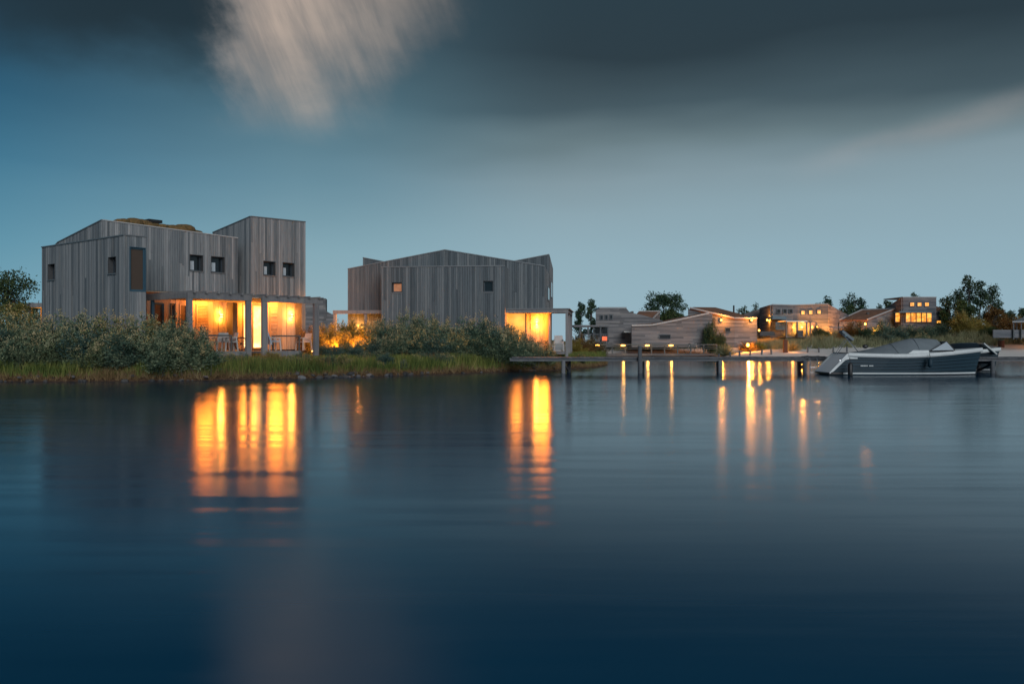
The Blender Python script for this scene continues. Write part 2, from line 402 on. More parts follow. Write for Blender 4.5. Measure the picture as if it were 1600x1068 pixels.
# water smoothed by the long exposure: soft gloss, faint streaks of ripple
m, g, b = mat('water')
co = objco(g); wx, wy, wz = g.sep(co)
big = g.noise(g.xyz(g.m('MULTIPLY', wx, 0.05), g.m('MULTIPLY', wy, 0.35), 0.0), 1.0, 3, 0.5)
rip = g.noise(g.xyz(g.m('MULTIPLY', wx, 0.22), g.m('MULTIPLY', wy, 2.6), 0.0), 1.0, 4, 0.6)
fine = g.noise(g.xyz(g.m('MULTIPLY', wx, 1.4), g.m('MULTIPLY', wy, 9.0), 2.0), 1.0, 2, 0.5)
hgt = g.m('ADD', g.m('MULTIPLY', rip, 1.0), g.m('MULTIPLY', fine, 0.25))
bn = g.n('ShaderNodeBump'); g.put(bn.inputs['Strength'], g.step(wy, 12.0, 28.0, 0.008, 0.16)); bn.inputs['Distance'].default_value = 0.10; g.put(bn.inputs['Height'], hgt)
fr_ = g.n('ShaderNodeFresnel'); fr_.inputs[0].default_value = 1.34; g.put(fr_.inputs[1], bn.outputs[0])
gl_ = g.n('ShaderNodeBsdfGlossy', distribution='BECKMANN'); g.put(gl_.inputs['Roughness'], g.m('ADD', g.step(big, 0.3, 0.7, 0.0, 0.04), g.step(rip, 0.35, 0.65, 0.125, 0.19))); g.put(gl_.inputs['Normal'], bn.outputs[0])
df_ = g.n('ShaderNodeBsdfDiffuse'); df_.inputs[0].default_value = (0.0, 0.055, 0.120, 1)
mx_ = g.n('ShaderNodeMixShader'); g.put(mx_.inputs[0], fr_.outputs[0]); g.nt.links.new(df_.outputs[0], mx_.inputs[1]); g.nt.links.new(gl_.outputs[0], mx_.inputs[2])
g.nt.links.new(mx_.outputs[0], [q for q in g.nt.nodes if q.type == 'OUTPUT_MATERIAL'][0].inputs[0])
M = MAT

# ------------------------------------------------------------------ terrain and water
shore_px = [(-900, 597), (-400, 597), (-100, 597), (0, 596), (120, 595.5), (200, 595), (300, 594), (400, 592), (500, 590), (600, 587), (700, 583.5),
            (800, 580), (870, 577.5), (930, 573), (950, 569.6), (945, 566), (930, 561), (918, 556.6),
            (1000, 556.4), (1098, 556.8), (1132, 559.6), (1250, 560.5), (1400, 561), (1700, 562), (2600, 563), (6000, 565)]
sh = np.array([(xat(px, CAMH * F / (py - HZ)), CAMH * F / (py - HZ)) for px, py in shore_px])
dense = []
for a, b_ in zip(sh[:-1], sh[1:]):
    k = max(2, int(np.linalg.norm(b_ - a) / 0.35)); k = min(k, 160)
    t = np.linspace(0, 1, k, endpoint=False)[:, None]; dense.append(a + (b_ - a) * t)
dense = np.concatenate(dense)
dense[:, 1] += 0.16 * np.sin(dense[:, 0] * 2.3) + 0.10 * np.sin(dense[:, 0] * 5.1 + 1.0)
ordr = np.argsort(dense[:, 0]); shx, shy = dense[ordr, 0], dense[ordr, 1]

def vnoise(x, y, s, seed=0):
    x = np.asarray(x) / s; y = np.asarray(y) / s
    xi = np.floor(x).astype(int); yi = np.floor(y).astype(int); fx = x - xi; fy = y - yi
    fx = fx * fx * (3 - 2 * fx); fy = fy * fy * (3 - 2 * fy)
    h = lambda i, j: np.modf(np.abs(np.sin(i * 127.1 + j * 311.7 + seed * 74.7) * 43758.5453))[0]
    return (h(xi, yi) * (1 - fx) + h(xi + 1, yi) * fx) * (1 - fy) + (h(xi, yi + 1) * (1 - fx) + h(xi + 1, yi + 1) * fx) * fy

def height(x, y):
    x = np.atleast_1d(np.asarray(x, float)); y = np.atleast_1d(np.asarray(y, float))
    out = np.empty(len(x))
    for i in range(0, len(x), 4000):
        xs = x[i:i + 4000]; ys = y[i:i + 4000]
        d2 = (xs[:, None] - dense[None, :, 0]) ** 2 + (ys[:, None] - dense[None, :, 1]) ** 2
        j = d2.argmin(1); d = np.sqrt(d2[np.arange(len(xs)), j])
        land = ys > np.interp(xs, shx, shy)
        d = np.where(land, d, -d)
        farness = np.clip((dense[j, 1] - 52) / 14, 0, 1)
        near = np.interp(d, [-3, 0, 0.3, 1.5, 3.5, 6, 40], [-1.2, 0, 0.20, 0.40, 0.64, 0.76, 0.86])
        far_ = np.interp(d, [-6, 0, 3, 7, 11, 16, 40, 300], [-1.2, 0, 0.45, 0.85, 1.35, 1.8, 1.8, 1.8])
        far_ = np.where(far_ > .6, .6 + (far_ - .6) * np.interp(xs, [13, 22], [.55, 1.0]), far_)
        dn = (vnoise(xs, ys, 5.0, 3) - 0.5) * 1.0 + (vnoise(xs, ys, 2.1, 5) - 0.5) * 0.4
        far_ = far_ + dn * np.clip((d - 8) / 6, 0, 1) * np.clip((150 - ys) / 60, 0, 1)
        z = near * (1 - farness) + far_ * farness
        z = z + (vnoise(xs, ys, 0.8, 9) - 0.5) * 0.10 * np.clip(d / 1.0, 0, 1) * (ys < 110)
        out[i:i + 4000] = z
    return out
def hgt1(x, y): return float(height([x], [y])[0])

def grid_axis(parts):
    return np.unique(np.round(np.concatenate([np.arange(a, b, s) for a, b, s in parts]), 4))
gxs = grid_axis([(-1500, -200, 130), (-200, -40, 16), (-40, -24, 1.6), (-24, 10, .36), (10, 66, 1.0), (66, 200, 12), (200, 1600, 140)])
gys = grid_axis([(-60, 24, 10), (24, 28, 1.0), (28, 62, .36), (62, 100, .8), (100, 160, 5), (160, 400, 30), (400, 2400, 250)])
gx_, gy_ = np.meshgrid(gxs, gys)
gz_ = height(gx_.ravel(), gy_.ravel())
verts = np.column_stack([gx_.ravel(), gy_.ravel(), gz_]); nx, ny = len(gxs), len(gys)
idx = np.arange(nx * ny).reshape(ny, nx)
quads = np.stack([idx[:-1, :-1], idx[:-1, 1:], idx[1:, 1:], idx[1:, :-1]], -1).reshape(-1, 4)
me = bpy.data.meshes.new('ground'); me.from_pydata(verts.tolist(), [], quads.tolist())
me.polygons.foreach_set('use_smooth', [True] * len(me.polygons))
ground = tag(link('ground', me, M['ground_soil']), kind='structure')
wm = MB().quad((-1500, -200, 0), (1500, -200, 0), (1500, 120, 0), (-1500, 120, 0)).build('water', M['water'])
tag(wm, kind='structure')

# ------------------------------------------------------------------ building kit
def interp(pl, s): return float(np.interp(s, [p[0] for p in pl], [p[1] for p in pl]))

def clad(root, axis, c, top, bot, holes, width, mt, seed, name='wall', thick=0.022, split=0.22):
    """a wall with one plank object per board; plane axis=c, facing the negative side"""
    rd = random.Random(seed)
    s0, s1 = top[0][0], top[-1][0]
    pt = (lambda s, d, z: (s, c - d, z)) if axis == 'y' else (lambda s, d, z: (c - d, s, z))
    cuts = [s0]
    while cuts[-1] < s1 - width * 0.4: cuts.append(cuts[-1] + width * rd.choice((0.72, 0.85, 1.0, 1.0, 1.15)))
    cuts[-1] = s1
    for h in holes: cuts += [h[0], h[1]]
    for p in top + bot: cuts.append(p[0])
    cuts = sorted(q for q in set(round(q, 4) for q in cuts) if s0 - 1e-3 <= q <= s1 + 1e-3)
    cc = [cuts[0]]
    hard = set(round(q, 4) for h in holes for q in h[:2]) | {round(s0, 4), round(s1, 4)}
    for q in cuts[1:]:
        if q - cc[-1] < 0.045:
            if q in hard: cc[-1] = q if cc[-1] not in hard else cc[-1]
            continue
        cc.append(q)
    if cc[-1] < s1 - 1e-4: cc.append(s1)
    back = MB(); pieces = []
    for a, b in zip(cc[:-1], cc[1:]):
        mid = (a + b) / 2
        spans = [((interp(bot, a), interp(bot, b)), (interp(top, a), interp(top, b)))]
        for h in sorted(holes, key=lambda q: q[2]):
            if h[0] - 1e-3 < mid < h[1] + 1e-3:
                new = []
                for lo, hi in spans:
                    if max(hi) <= h[2] or min(lo) >= h[3]: new.append((lo, hi)); continue
                    if h[2] > max(lo) + .01: new.append((lo, (min(h[2], hi[0]), min(h[2], hi[1]))))
                    if h[3] < min(hi) - .01: new.append(((h[3], h[3]), hi))
                spans = new
        for lo, hi in spans:
            back.quad(pt(a, 0, lo[0]), pt(b, 0, lo[1]), pt(b, 0, hi[1]), pt(a, 0, hi[0]))
            back.quad(pt(a, -.10, lo[0]), pt(a, -.10, hi[0]), pt(b, -.10, hi[1]), pt(b, -.10, lo[1]))
            L = min(hi) - max(lo)
            if L > 1.6 and rd.random() < split:
                zc = max(lo) + L * rd.uniform(0.25, 0.75)
                pieces += [(a, b, lo, (zc - .004, zc - .004)), (a, b, (zc + .004, zc + .004), hi)]
            else: pieces.append((a, b, lo, hi))
    wall = back.build(name, M['dark_back'], root)
    for a, b, lo, hi in pieces:
        g_ = 0.006; d = thick + rd.uniform(0, 0.010)
        a2, b2 = a + g_, b - g_
        vs = [pt(a2, .001, lo[0]), pt(b2, .001, lo[1]), pt(b2, .001, hi[1]), pt(a2, .001, hi[0]),
              pt(a2, d, lo[0]), pt(b2, d, lo[1]), pt(b2, d, hi[1]), pt(a2, d, hi[0])]
        MB().add(vs, [(0, 1, 2, 3), (4, 5, 6, 7), (0, 1, 5, 4), (1, 2, 6, 5), (2, 3, 7, 6), (3, 0, 4, 7)]).build('plank', M[mt], wall)
    return wall

def coping(root, axis, c, top, mt='zinc', h=0.05, out_=0.06, name='roof_edge'):
    pt = (lambda s, d, z: (s, c - d, z)) if axis == 'y' else (lambda s, d, z: (c - d, s, z))
    mb = MB()
    for (a, za), (b, zb) in zip(top[:-1], top[1:]):
        vs = [pt(s, d, z + dz) for s, z in ((a, za), (b, zb)) for d in (-.12, out_) for dz in (0.002, h)]
        mb.add(vs, [(0, 1, 3, 2), (4, 6, 7, 5), (0, 4, 5, 1), (2, 3, 7, 6), (1, 5, 7, 3), (0, 2, 6, 4)])
    return mb.build(name, M[mt], root)

def window(root, axis, c, s0, s1, z0, z1, pane='glass', frame='window_frame', depth=0.2, fw=0.05, sill=True, lining='reveal', mull=(), name='window', sky_reflection=False):
    pt = (lambda s, d, z: (s, c - d, z)) if axis == 'y' else (lambda s, d, z: (c - d, s, z))
    def bx(mb, a, b, d0, d1, e, f):
        p, q = pt(a, d0, e), pt(b, d1, f)
        return mb.box(min(p[0], q[0]), max(p[0], q[0]), min(p[1], q[1]), max(p[1], q[1]), e, f)
    lin_ = MB(); t = 0.025
    bx(lin_, s0, s0 + t, -depth, .04, z0, z1); bx(lin_, s1 - t, s1, -depth, .04, z0, z1)
    bx(lin_, s0 + t, s1 - t, -depth, .04, z1 - t, z1); bx(lin_, s0 + t, s1 - t, -depth, .04, z0, z0 + t)
    w_ = lin_.build(name, M[lining], root)
    fr = MB(); a, b, e, f = s0 + t, s1 - t, z0 + t, z1 - t
    bx(fr, a, a + fw, -depth, -depth + .06, e, f); bx(fr, b - fw, b, -depth, -depth + .06, e, f)
    bx(fr, a + fw, b - fw, -depth, -depth + .06, f - fw, f); bx(fr, a + fw, b - fw, -depth, -depth + .06, e, e + fw)
    for q in mull:
        s = a + (b - a) * q; bx(fr, s - fw * .5, s + fw * .5, -depth + .002, -depth + .058, e + fw, f - fw)
    fr.build('frame', M[frame], w_)
    pn = MB(); bx(pn, a + fw * .9, b - fw * .9, -depth + .01, -depth + .03, e + fw * .9, f - fw * .9); pn.build('pane', M[pane], w_)
    if sky_reflection:
        bl = MB(); bx(bl, a + fw, a + fw + (b - a) * .44, -depth + .031, -depth + .04, e + fw, e + fw + (f - e) * .58); bl.build('blind', M['pale_blind'], w_)  # pale panel painted as a sky reflection in the pane's lower corner
    if sill:
        sl = MB(); bx(sl, s0 - .02, s1 + .02, .045, .075, z0 - .03, z0 + .01); sl.build('sill', M['zinc'], w_)
    return w_

def shutter(root, axis, c, s0, s1, z0, z1, mt='porch_wood', name='shutter'):
    """louvred shutter: frame with slats"""
    pt = (lambda s, d, z: (s, c - d, z)) if axis == 'y' else (lambda s, d, z: (c - d, s, z))
    def bx(mb, a, b, d0, d1, e, f):
        p, q = pt(a, d0, e), pt(b, d1, f)
        return mb.box(min(p[0], q[0]), max(p[0], q[0]), min(p[1], q[1]), max(p[1], q[1]), e, f)
    mb = MB(); bx(mb, s0, s0 + .06, 0, .06, z0, z1); bx(mb, s1 - .06, s1, 0, .06, z0, z1)
    bx(mb, s0 + .06, s1 - .06, 0, .06, z1 - .07, z1); bx(mb, s0 + .06, s1 - .06, 0, .06, z0, z0 + .07)
    o = mb.build(name, M[mt], root)
    bk = MB(); bx(bk, s0 + .05, s1 - .05, .002, .01, z0 + .05, z1 - .05); bk.build('backing', M['brown_blind'], o)
    z = z0 + .09
    while z < z1 - .10:
        sl = MB(); p = [pt(s0 + .06, .018, z + .055), pt(s1 - .06, .018, z + .055), pt(s1 - .06, .055, z), pt(s0 + .06, .055, z)]
        sl.prism(p, (0, 0, .012)); sl.build('slat', M[mt], o); z += 0.075
    return o

def point(name, loc, energy, parent=None, color=(1.0, 0.33, 0.04), r=0.10):
    d = bpy.data.lights.new(name, 'POINT'); d.energy = energy; d.color = color; d.shadow_soft_size = r
    o = bpy.data.objects.new(name, d); COL.objects.link(o); o.location = loc
    if parent is not None: o.parent = parent
    return o

def sconce(label, loc, energy, color=(1.0, 0.32, 0.04)):
    """up-and-down wall lamp, a thing of its own"""
    t = tag(empty('wall_lamp', loc), label, 'wall lamp', 'porch wall lamps')
    MB().box(-.09, .09, -.09, .09, -.035, .035).build('shade', M['black_metal'], t)
    MB().box(-.05, .05, -.06, .06, .037, .075).build('bulb', M['bulb'], t)
    MB().box(-.05, .05, -.06, .06, -.075, -.037).build('bulb', M['bulb'], t)
    point('lamp_light', (-.02, -.03, .19), energy * .5, t, color); point('lamp_light', (-.02, -.03, -.19), energy * .5, t, color)
    return t

# ================================================================== HOUSE A (pergola house)
C = P(195, 534, 34.4)
fa = Frame((C.x, C.y), R(51.25))
A = tag(empty('wooden_house', (C.x, C.y, 0.0), fa.a),
        'tall house of silvered vertical planks with a tower, mossy roof and glowing pergola porch', 'house')
ha_y, ha_x = fa.hy, fa.hx
ZG = 0.75
aX = ha_y(228, 400, 0)[0]                      # depth of the front wing
# main corner seen at px 160 -> its plane y = b
d160 = Vector(((160 - 800) / F, 1, 0)); Yd = (aX + fa.ex.dot(fa.O)) / fa.ex.dot(d160); bY = fa.ey.dot(d160 * Yd - fa.O)
yE = ha_x(66, 400, 0)[0]
# front wing, left facade
w5 = ha_x(76, 413, 0), ha_x(86.5, 437, 0); w6 = ha_x(170, 402, 0), ha_x(182.5, 427, 0)
holes = []
for p, q in (w5, w6): holes.append((min(p[0], q[0]), max(p[0], q[0]), q[1], p[1]))
zc0 = ha_x(195, 368, 0)[1]; zc1 = ha_x(66, 387, 0)[1]
topL = [(0.0, zc0), (yE, zc1)]
clad(A, 'x', 0.0, topL, [(0.0, ZG), (yE, ZG)], holes, 0.118, 'plank_wood', 1)
coping(A, 'x', 0.0, topL)
for h in holes: window(A, 'x', 0.0, *h, depth=0.24)
# front wing, right face with the tall blinds
zt1 = ha_y(228, 371, 0)[1]
p, q = ha_y(202, 385, 0), ha_y(227.2, 456, 0)
hT = (p[0], aX - .015, q[1], p[1])
clad(A, 'y', 0.0, [(0.0, zc0), (aX, zt1)], [(0, ZG), (aX, ZG)], [hT], 0.118, 'plank_wood', 2)
coping(A, 'y', 0.0, [(0.0, zc0), (aX, zt1)])
window(A, 'y', 0.0, *hT, pane='brown_blind', frame='blue_frame', lining='blue_frame', depth=0.10, fw=0.06, sill=False)
# plain far sides and roof of the wing
MB().quad((aX, 0, ZG), (aX, bY, ZG), (aX, bY, zt1), (aX, 0, zt1)).build('rear_wall', M['dark_plank_wood'], A)
mb = MB()
mb.quad((0, yE, ZG), (aX, yE, ZG), (aX, yE, zc1), (0, yE, zc1))
mb.build('rear_wall', M['dark_plank_wood'], A)
MB().quad((0, 0, zc0 - .02), (aX, 0, zt1 - .02), (aX, yE, zc1 - .02), (0, yE, zc1 - .02)).build('wing_roof', M['roof_felt'], A)

# main volume
rp = ha_y(160, 344.5, bY); zr = rp[1]
xm1, zm1 = ha_y(371, 372.5, bY)
zSoff = ha_y(300, 457, bY)[1]                  # underside of the upper floor over the porch
gp = ha_x(92, 379, aX)
topMl = [(bY, zr), (gp[0], gp[1]), (gp[0] + 1.2, gp[1] - 0.45)]
clad(A, 'x', aX, topMl, [(bY, zc1 - .9), (gp[0] + 1.2, zc1 - .9)], [], 0.135, 'plank_wood', 3)
coping(A, 'x', aX, topMl)
holes = []
for x0, y0, x1, y1 in ((295.7, 397.7, 317, 425), (329, 400.5, 350.7, 427.5)):
    p, q = ha_y(x0, y0, bY), ha_y(x1, y1, bY); holes.append((p[0], q[0], q[1] + .02, p[1] + .02))
topMr = [(aX, zr), (xm1, zm1)]
clad(A, 'y', bY, topMr, [(aX, zSoff), (xm1, zSoff)], holes, 0.118, 'plank_wood', 4)
coping(A, 'y', bY, topMr, 'grey_trim')
for h in holes: window(A, 'y', bY, *h, depth=0.26, sky_reflection=True)
yM = gp[0] + 1.2
MB().quad((xm1, bY, 0.9), (xm1, yM, 0.9), (xm1, yM, zm1 - .6), (xm1, bY, zm1)).build('rear_wall', M['dark_plank_wood'], A); mb = MB(); mb.quad((aX, yM, ZG), (xm1, yM, ZG), (xm1, yM, zm1 - .6), (aX, yM, zr - 1.6))
mb.build('rear_wall', M['dark_plank_wood'], A)
MB().quad((aX, bY, zr - .02), (xm1, bY, zm1 - .02), (xm1, yM, zm1 - .6), (aX, yM, gp[1] - .5)).build('roof', M['roof_felt'], A)
# moss mounds along the roof
mm = MB(); rd = random.Random(5)
for i in range(46):
    px = rd.uniform(192, 322)
    s, zz = ha_y(px, 360, bY); f = (s - aX) / (xm1 - aX); zl = zr + (zm1 - zr) * f
    big = (0.6 + 0.4 * math.sin((px - 192) / 22.0) ** 2)
    r = rd.uniform(.16, .34) * big * (1.0 if px < 300 else 0.6); yy = bY + rd.uniform(.28, .7)
    mm.ball((s, yy, zl + .05 + rd.uniform(0, .10)), r, 9, 6, (1.6, 1.2, .85))
mo = mm.build('roof_moss', M['sedum'], A, True); tag(mo, 'rust-brown moss cushions', kind='stuff')
s, zz = ha_y(240, 350, bY + .8)
MB().box(s - .34, s + .34, bY + .6, bY + 1.0, zz + .06, zz + .20).box(s - .1, s + .1, bY + .7, bY + .9, zz - .4, zz + .06).build('roof_vent', M['black_metal'], A)

# tower
xT, zT = ha_y(392, 338.8, bY)
xT1, zT1 = ha_y(477, 347.3, bY)
tl = ha_x(333, 364, xT)
topT = [(bY, zT), (tl[0], tl[1])]
clad(A, 'x', xT, topT, [(bY, zSoff), (tl[0], zSoff)], [], 0.135, 'plank_wood', 6)
coping(A, 'x', xT, topT)
holes = []
for x0, y0, x1, y1 in ((411, 407.7, 430, 431.7), (441, 410, 459.5, 433.3)):
    p, q = ha_y(x0, y0, bY), ha_y(x1, y1, bY); holes.append((p[0], q[0], q[1] + .02, p[1] + .02))
topTr = [(xT, zT), (xT1, zT1)]
clad(A, 'y', bY, topTr, [(xT, zSoff), (xT1, zSoff)], holes, 0.118, 'plank_wood', 7)
coping(A, 'y', bY, topTr)
for h in holes: window(A, 'y', bY, *h, depth=0.26, sky_reflection=True)
MB().quad((xT1, bY, .9), (xT1, tl[0], .9), (xT1, tl[0], zT1 - .6), (xT1, bY, zT1)).build('rear_wall', M['dark_plank_wood'], A); mb = MB(); mb.quad((xT, tl[0], zSoff), (xT1, tl[0], zSoff), (xT1, tl[0], zT1 - .6), (xT, tl[0], tl[1]))
mb.build('rear_wall', M['dark_plank_wood'], A)
MB().quad((xT, bY, zT - .02), (xT1, bY, zT1 - .02), (xT1, tl[0], zT1 - .62), (xT, tl[0], tl[1] - .02)).build('tower_roof', M['roof_felt'], A)

# ground floor, set back under the upper storey
q0 = fa.ex.dot(P(297, 534, 35.3) - fa.O) , fa.ey.dot(P(297, 534, 35.3) - fa.O)
yP = q0[1]; xQ = q0[0]                          # pergola front line and its corner
ZD = ha_y(390, 548.5, yP)[1]                    # deck level
rec = bY + 0.8
def rx(px): return ha_y(px, 500, rec)[0]
x_l, x_r = rx(229), rx(474)
# soffit over the porch
MB().box(aX, xT1, bY + .002, rec + 1.4, zSoff - .06, zSoff - .005).build('soffit', M['porch_wood'], A)
# panels of the back wall
wall_px = [(229, 237), (256, 266), (274, 280), (293, 306), (325, 379), (386, 394), (411, 421), (434, 474)]
k = 0
rw = MB()
MB().box(x_l, x_r, rec + .06, rec + .12, ZD - .2, zSoff - .06).build('porch_wall', M['dark_back'], A)
for a, b in wall_px:
    xa, xb = rx(a), rx(b); n = max(1, round((xb - xa) / .30))
    for i in range(n):
        MB().box(xa + (xb - xa) * i / n + .004, xa + (xb - xa) * (i + 1) / n - .014, rec - random.uniform(0, .03), rec + .058, ZD, zSoff - .062).build('panel_board', M['porch_wood'], A)
zL = lambda py: ha_y(380, py, rec)[1]
zdoor = ZD + 2.32
for a, b, mt, fr in ((237, 256, 'brown_blind', 'blue_frame'), (266, 274, 'glass', 'window_frame'), (280, 293, 'brown_blind', 'porch_wood')):
    window(A, 'y', rec, rx(a), rx(b), ZD, zdoor, pane=mt, frame=fr, lining=fr, depth=0.04, fw=.06, sill=False)
MB().box(rx(237), rx(256), rec - .01, rec + .05, zdoor, zSoff - .062).build('door_head', M['porch_wood'], A)
MB().box(rx(266), rx(274), rec - .01, rec + .05, zdoor, zSoff - .062).build('door_head', M['porch_wood'], A)
MB().box(rx(280), rx(293), rec - .01, rec + .05, zdoor, zSoff - .062).build('door_head', M['porch_wood'], A)
for a, b in ((306, 325), (421, 434)):
    shutter(A, 'y', rec, rx(a), rx(b), ZD, zdoor)
    MB().box(rx(a), rx(b), rec - .01, rec + .05, zdoor, zSoff - .062).build('door_head', M['porch_wood'], A)
for a, b in ((379, 386), (394, 411)):
    window(A, 'y', rec, rx(a), rx(b), ZD + .05, zdoor + .1, pane='pane_white', frame='porch_wood', lining='porch_wood', depth=0.04, fw=.05, sill=False, name='glass_door')
    MB().box(rx(a), rx(b), rec - .01, rec + .05, zdoor + .1, zSoff - .062).build('door_head', M['porch_wood'], A)
# plank-clad piers carrying the upper floor
for a, b in ((363, 370.5), (471, 476.8)):
    xa, xb = ha_y(a, 500, bY)[0], ha_y(b, 500, bY)[0]
    pr = MB().box(xa, xb, bY - .01, bY + .5, ZD - .3, zSoff - .063).build('pier', M['dark_back'], A)
    for i in range(2):
        MB().box(xa + (xb - xa) * i / 2 + .004, xa + (xb - xa) * (i + 1) / 2 - .004, bY - .035, bY - .012, ZD - .3, zSoff - .063).build('plank', M['plank_wood'], pr)

# pergola
zB1 = ha_y(297, 457.0, yP)[1]; zB0 = zB1 - .24
xp = lambda px: ha_y(px, 500, yP)[0]
def pergola_post(px0, px1, z0):
    MB().box(xp(px0), xp(px1), yP - .002, yP + .14, z0, zB0 - .003).build('post', M['beam_wood'], A)
pergola_post(293.3, 301, .5); pergola_post(385.5, 393, .45); pergola_post(410.5, 418.5, .45); pergola_post(491.5, 498.5, .45)
MB().box(xp(293), xp(393.5), yP - .015, yP + .10, zB0, zB1).build('beam', M['beam_wood'], A)
MB().box(xp(410), xp(499), yP - .015, yP + .10, zB0, zB1).build('beam', M['beam_wood'], A)
MB().box(xQ - .10, xQ + .02, yP + .105, bY - .05, zB0 + .01, zB1 - .01).build('beam', M['beam_wood'], A)
MB().box(xQ - .09, xQ + .04, bY * .45, bY * .45 + .12, .6, zB0 + .005).build('post', M['blue_frame'], A)
xs = [xp(301) + i * (xp(393) - xp(301)) / 5 for i in range(6)] + [xp(414) + i * (xp(497) - xp(414)) / 5 for i in range(6)]
for i, x in enumerate(xs):
    MB().box(x - .035, x + .035, yP - .16, bY - .04, zB1 + .004, zB1 + .10).build('rafter', M['beam_wood'], A)
# solid canopy boards under the rafters, glowing from the lamps below
for a, b in ((302, 392), (392.5, 418.5), (419, 491)):
    n = 9; ya, yb = yP + .5, bY - .06
    for i in range(n):
        MB().box(xp(a), xp(b), ya + (yb - ya) * i / n + .03, ya + (yb - ya) * (i + 1) / n - .03, zB1 - .07, zB1 - .03).build('canopy_board', M['porch_wood'], A)
# decks
for a, b in ((303, 384), (419.5, 470)):
    xa, xb = xp(a), xp(b)
    dk = MB().box(xa, xb, yP + .0, rec - .02, ZD - .10, ZD - .035).build('deck', M['beam_wood'], A)
    MB().box(xa, xb, yP - .05, yP - .004, ZD - .30, ZD).build('fascia', M['beam_wood'], dk)
    n = 12; ya, yb = yP, bY
    for i in range(n):
        MB().box(xa, xb, ya + (yb - ya) * i / n + .008, ya + (yb - ya) * (i + 1) / n - .008, ZD - .034, ZD - .004).build('plank', M['beam_wood'], dk)
xa, xb = xp(394), xp(410)
for i in range(4):
    MB().box(xa, xb, yP + .5 + i * .42, yP + .9 + i * .42, ZD - .55 + i * .14, ZD - .42 + i * .14).build('step', M['porch_wood'], A)

def A_lamp(px, py, lab, e):
    s, z = ha_y(px, py, rec - .13); wv = fa.w(s, rec - .13, z); return sconce(lab, wv, e)
A_lamp(346, 493, 'black up-and-down wall lamp between shutter and pier on the pergola porch', 90)
A_lamp(456, 493, 'black up-and-down wall lamp over the terrace table beneath the tower', 90)
sx, sz = ha_y(402, 478, rec - .5)
point('room_light', (sx - .6, rec - .6, ZD + 2.0), 210, A, (1., .27, .025), .38)  # unseen fill lights added to brighten the porch walls and ceiling
sx, sz = ha_y(330, 478, rec - 1.0)
point('room_light', (sx, bY + .30, zSoff - .42), 210, A, (1., .25, .02), .40)
sx, sz = ha_y(440, 478, rec - 1.0)
point('room_light', (sx, bY + .30, zSoff - .42), 210, A, (1., .25, .02), .40)

# little canopy on the far side of house A
cp = tag(empty('garden_canopy', (xat(55, 46), 46, hgt1(xat(55, 46), 46))), 'small flat canopy with warm-lit underside at the plank house gable end', 'canopy')
zz0 = cp.location.z
def loc(o, px, py, Y): p = P(px, py, Y); return p - o.location
p0, p1 = loc(cp, 40, 473, 46), loc(cp, 72, 480, 46)
MB().box(p0.x, p1.x, 0, 1.6, p1.z, p0.z).build('roof', M['beam_wood'], cp)
MB().box(p0.x + .08, p0.x + .24, .1, .24, -.1, p1.z - .003).build('post', M['beam_wood'], cp)
MB().box(p0.x + .08, p0.x + .24, 1.3, 1.44, -.1, p1.z - .003).build('post', M['beam_wood'], cp)
point('lamp_light', ((p0.x + p1.x) / 2, .8, p1.z - .35), 40, cp)
MB().box((p0.x + p1.x) / 2 - .05, (p0.x + p1.x) / 2 + .05, .75, .85, p1.z - .06, p1.z - .004).build('lamp', M['bulb'], cp)

# ------------------------------------------------------------------ porch furniture
def chair(name, label, wpos, rz, mt='resin_white', group='terrace chairs'):
    t = tag(empty(name, wpos, rz), label, 'chair', group)
    MB().box(-.24, .24, -.22, .24, .40, .44).build('seat', M[mt], t)
    bk = MB(); bk.prism([(-.25, .22, .44), (.25, .22, .44), (.22, .34, .86), (-.22, .34, .86)], (0, .03, 0)); bk.build('backrest', M[mt], t)
    for sx in (-1, 1):
        MB().prism([(sx * .26, -.24, .62), (sx * .26, .30, .66), (sx * .26, .30, .62), (sx * .26, -.24, .58)], (-sx * .05, 0, 0)).build('armrest', M[mt], t)
        MB().bar((sx * .27, -.26, 0), (sx * .235, -.22, .60), .05, .05).build('leg', M[mt], t)
        MB().bar((sx * .27, .32, 0), (sx * .235, .25, .63), .05, .05).build('leg', M[mt], t)
    return t
def table(label, wpos, rz, L=1.5, W=.85):
    t = tag(empty('terrace_table', wpos, rz), label, 'table', 'terrace tables')
    MB().box(-L / 2, L / 2, -W / 2, W / 2, .68, .745).build('table_top', M['black_metal'], t)
    for sx in (-1, 1):
        for sy in (-1, 1): MB().box(sx * (L / 2 - .05) - .03, sx * (L / 2 - .05) + .03, sy * (W / 2 - .05) - .03, sy * (W / 2 - .05) + .03, 0, .68).build('leg', M['black_metal'], t)
    return t
def onA(px, yl): return fa.w(ha_y(px, 540, yl)[0], yl, ZD - .003)
yt = yP + 1.5
table('black metal table beside the louvred shutter on the pergola deck', onA(339, yt), fa.a - .6, 1.35)
chair('terrace_chair', 'white resin armchair tucked at the table beside the shutter', onA(326, yt + .75), fa.a + .3)
chair('terrace_chair', 'white resin armchair between the shutter table and the clad pier', onA(358, yt + .2), fa.a - 1.8)
chair('terrace_chair', 'white resin armchair at the front of the shutter table', onA(349, yt + 1.1), fa.a + 2.6)
t2 = table('black metal table under the tower by the two-post passage', onA(447, yt), fa.a - .6, 1.35)
cc_ = chair('terrace_chair', 'chair draped in pale blue cloth beside the tower table', onA(427, yt - .4), fa.a + 1.4)
cl = MB(); cl.prism([(-.30, .18, .30), (.30, .18, .30), (.27, .40, .93), (-.27, .40, .93)], (0, .06, 0)); cl.prism([(-.3, -.2, .46), (.3, -.2, .46), (.3, .24, .48), (-.3, .24, .48)], (0, 0, .03))
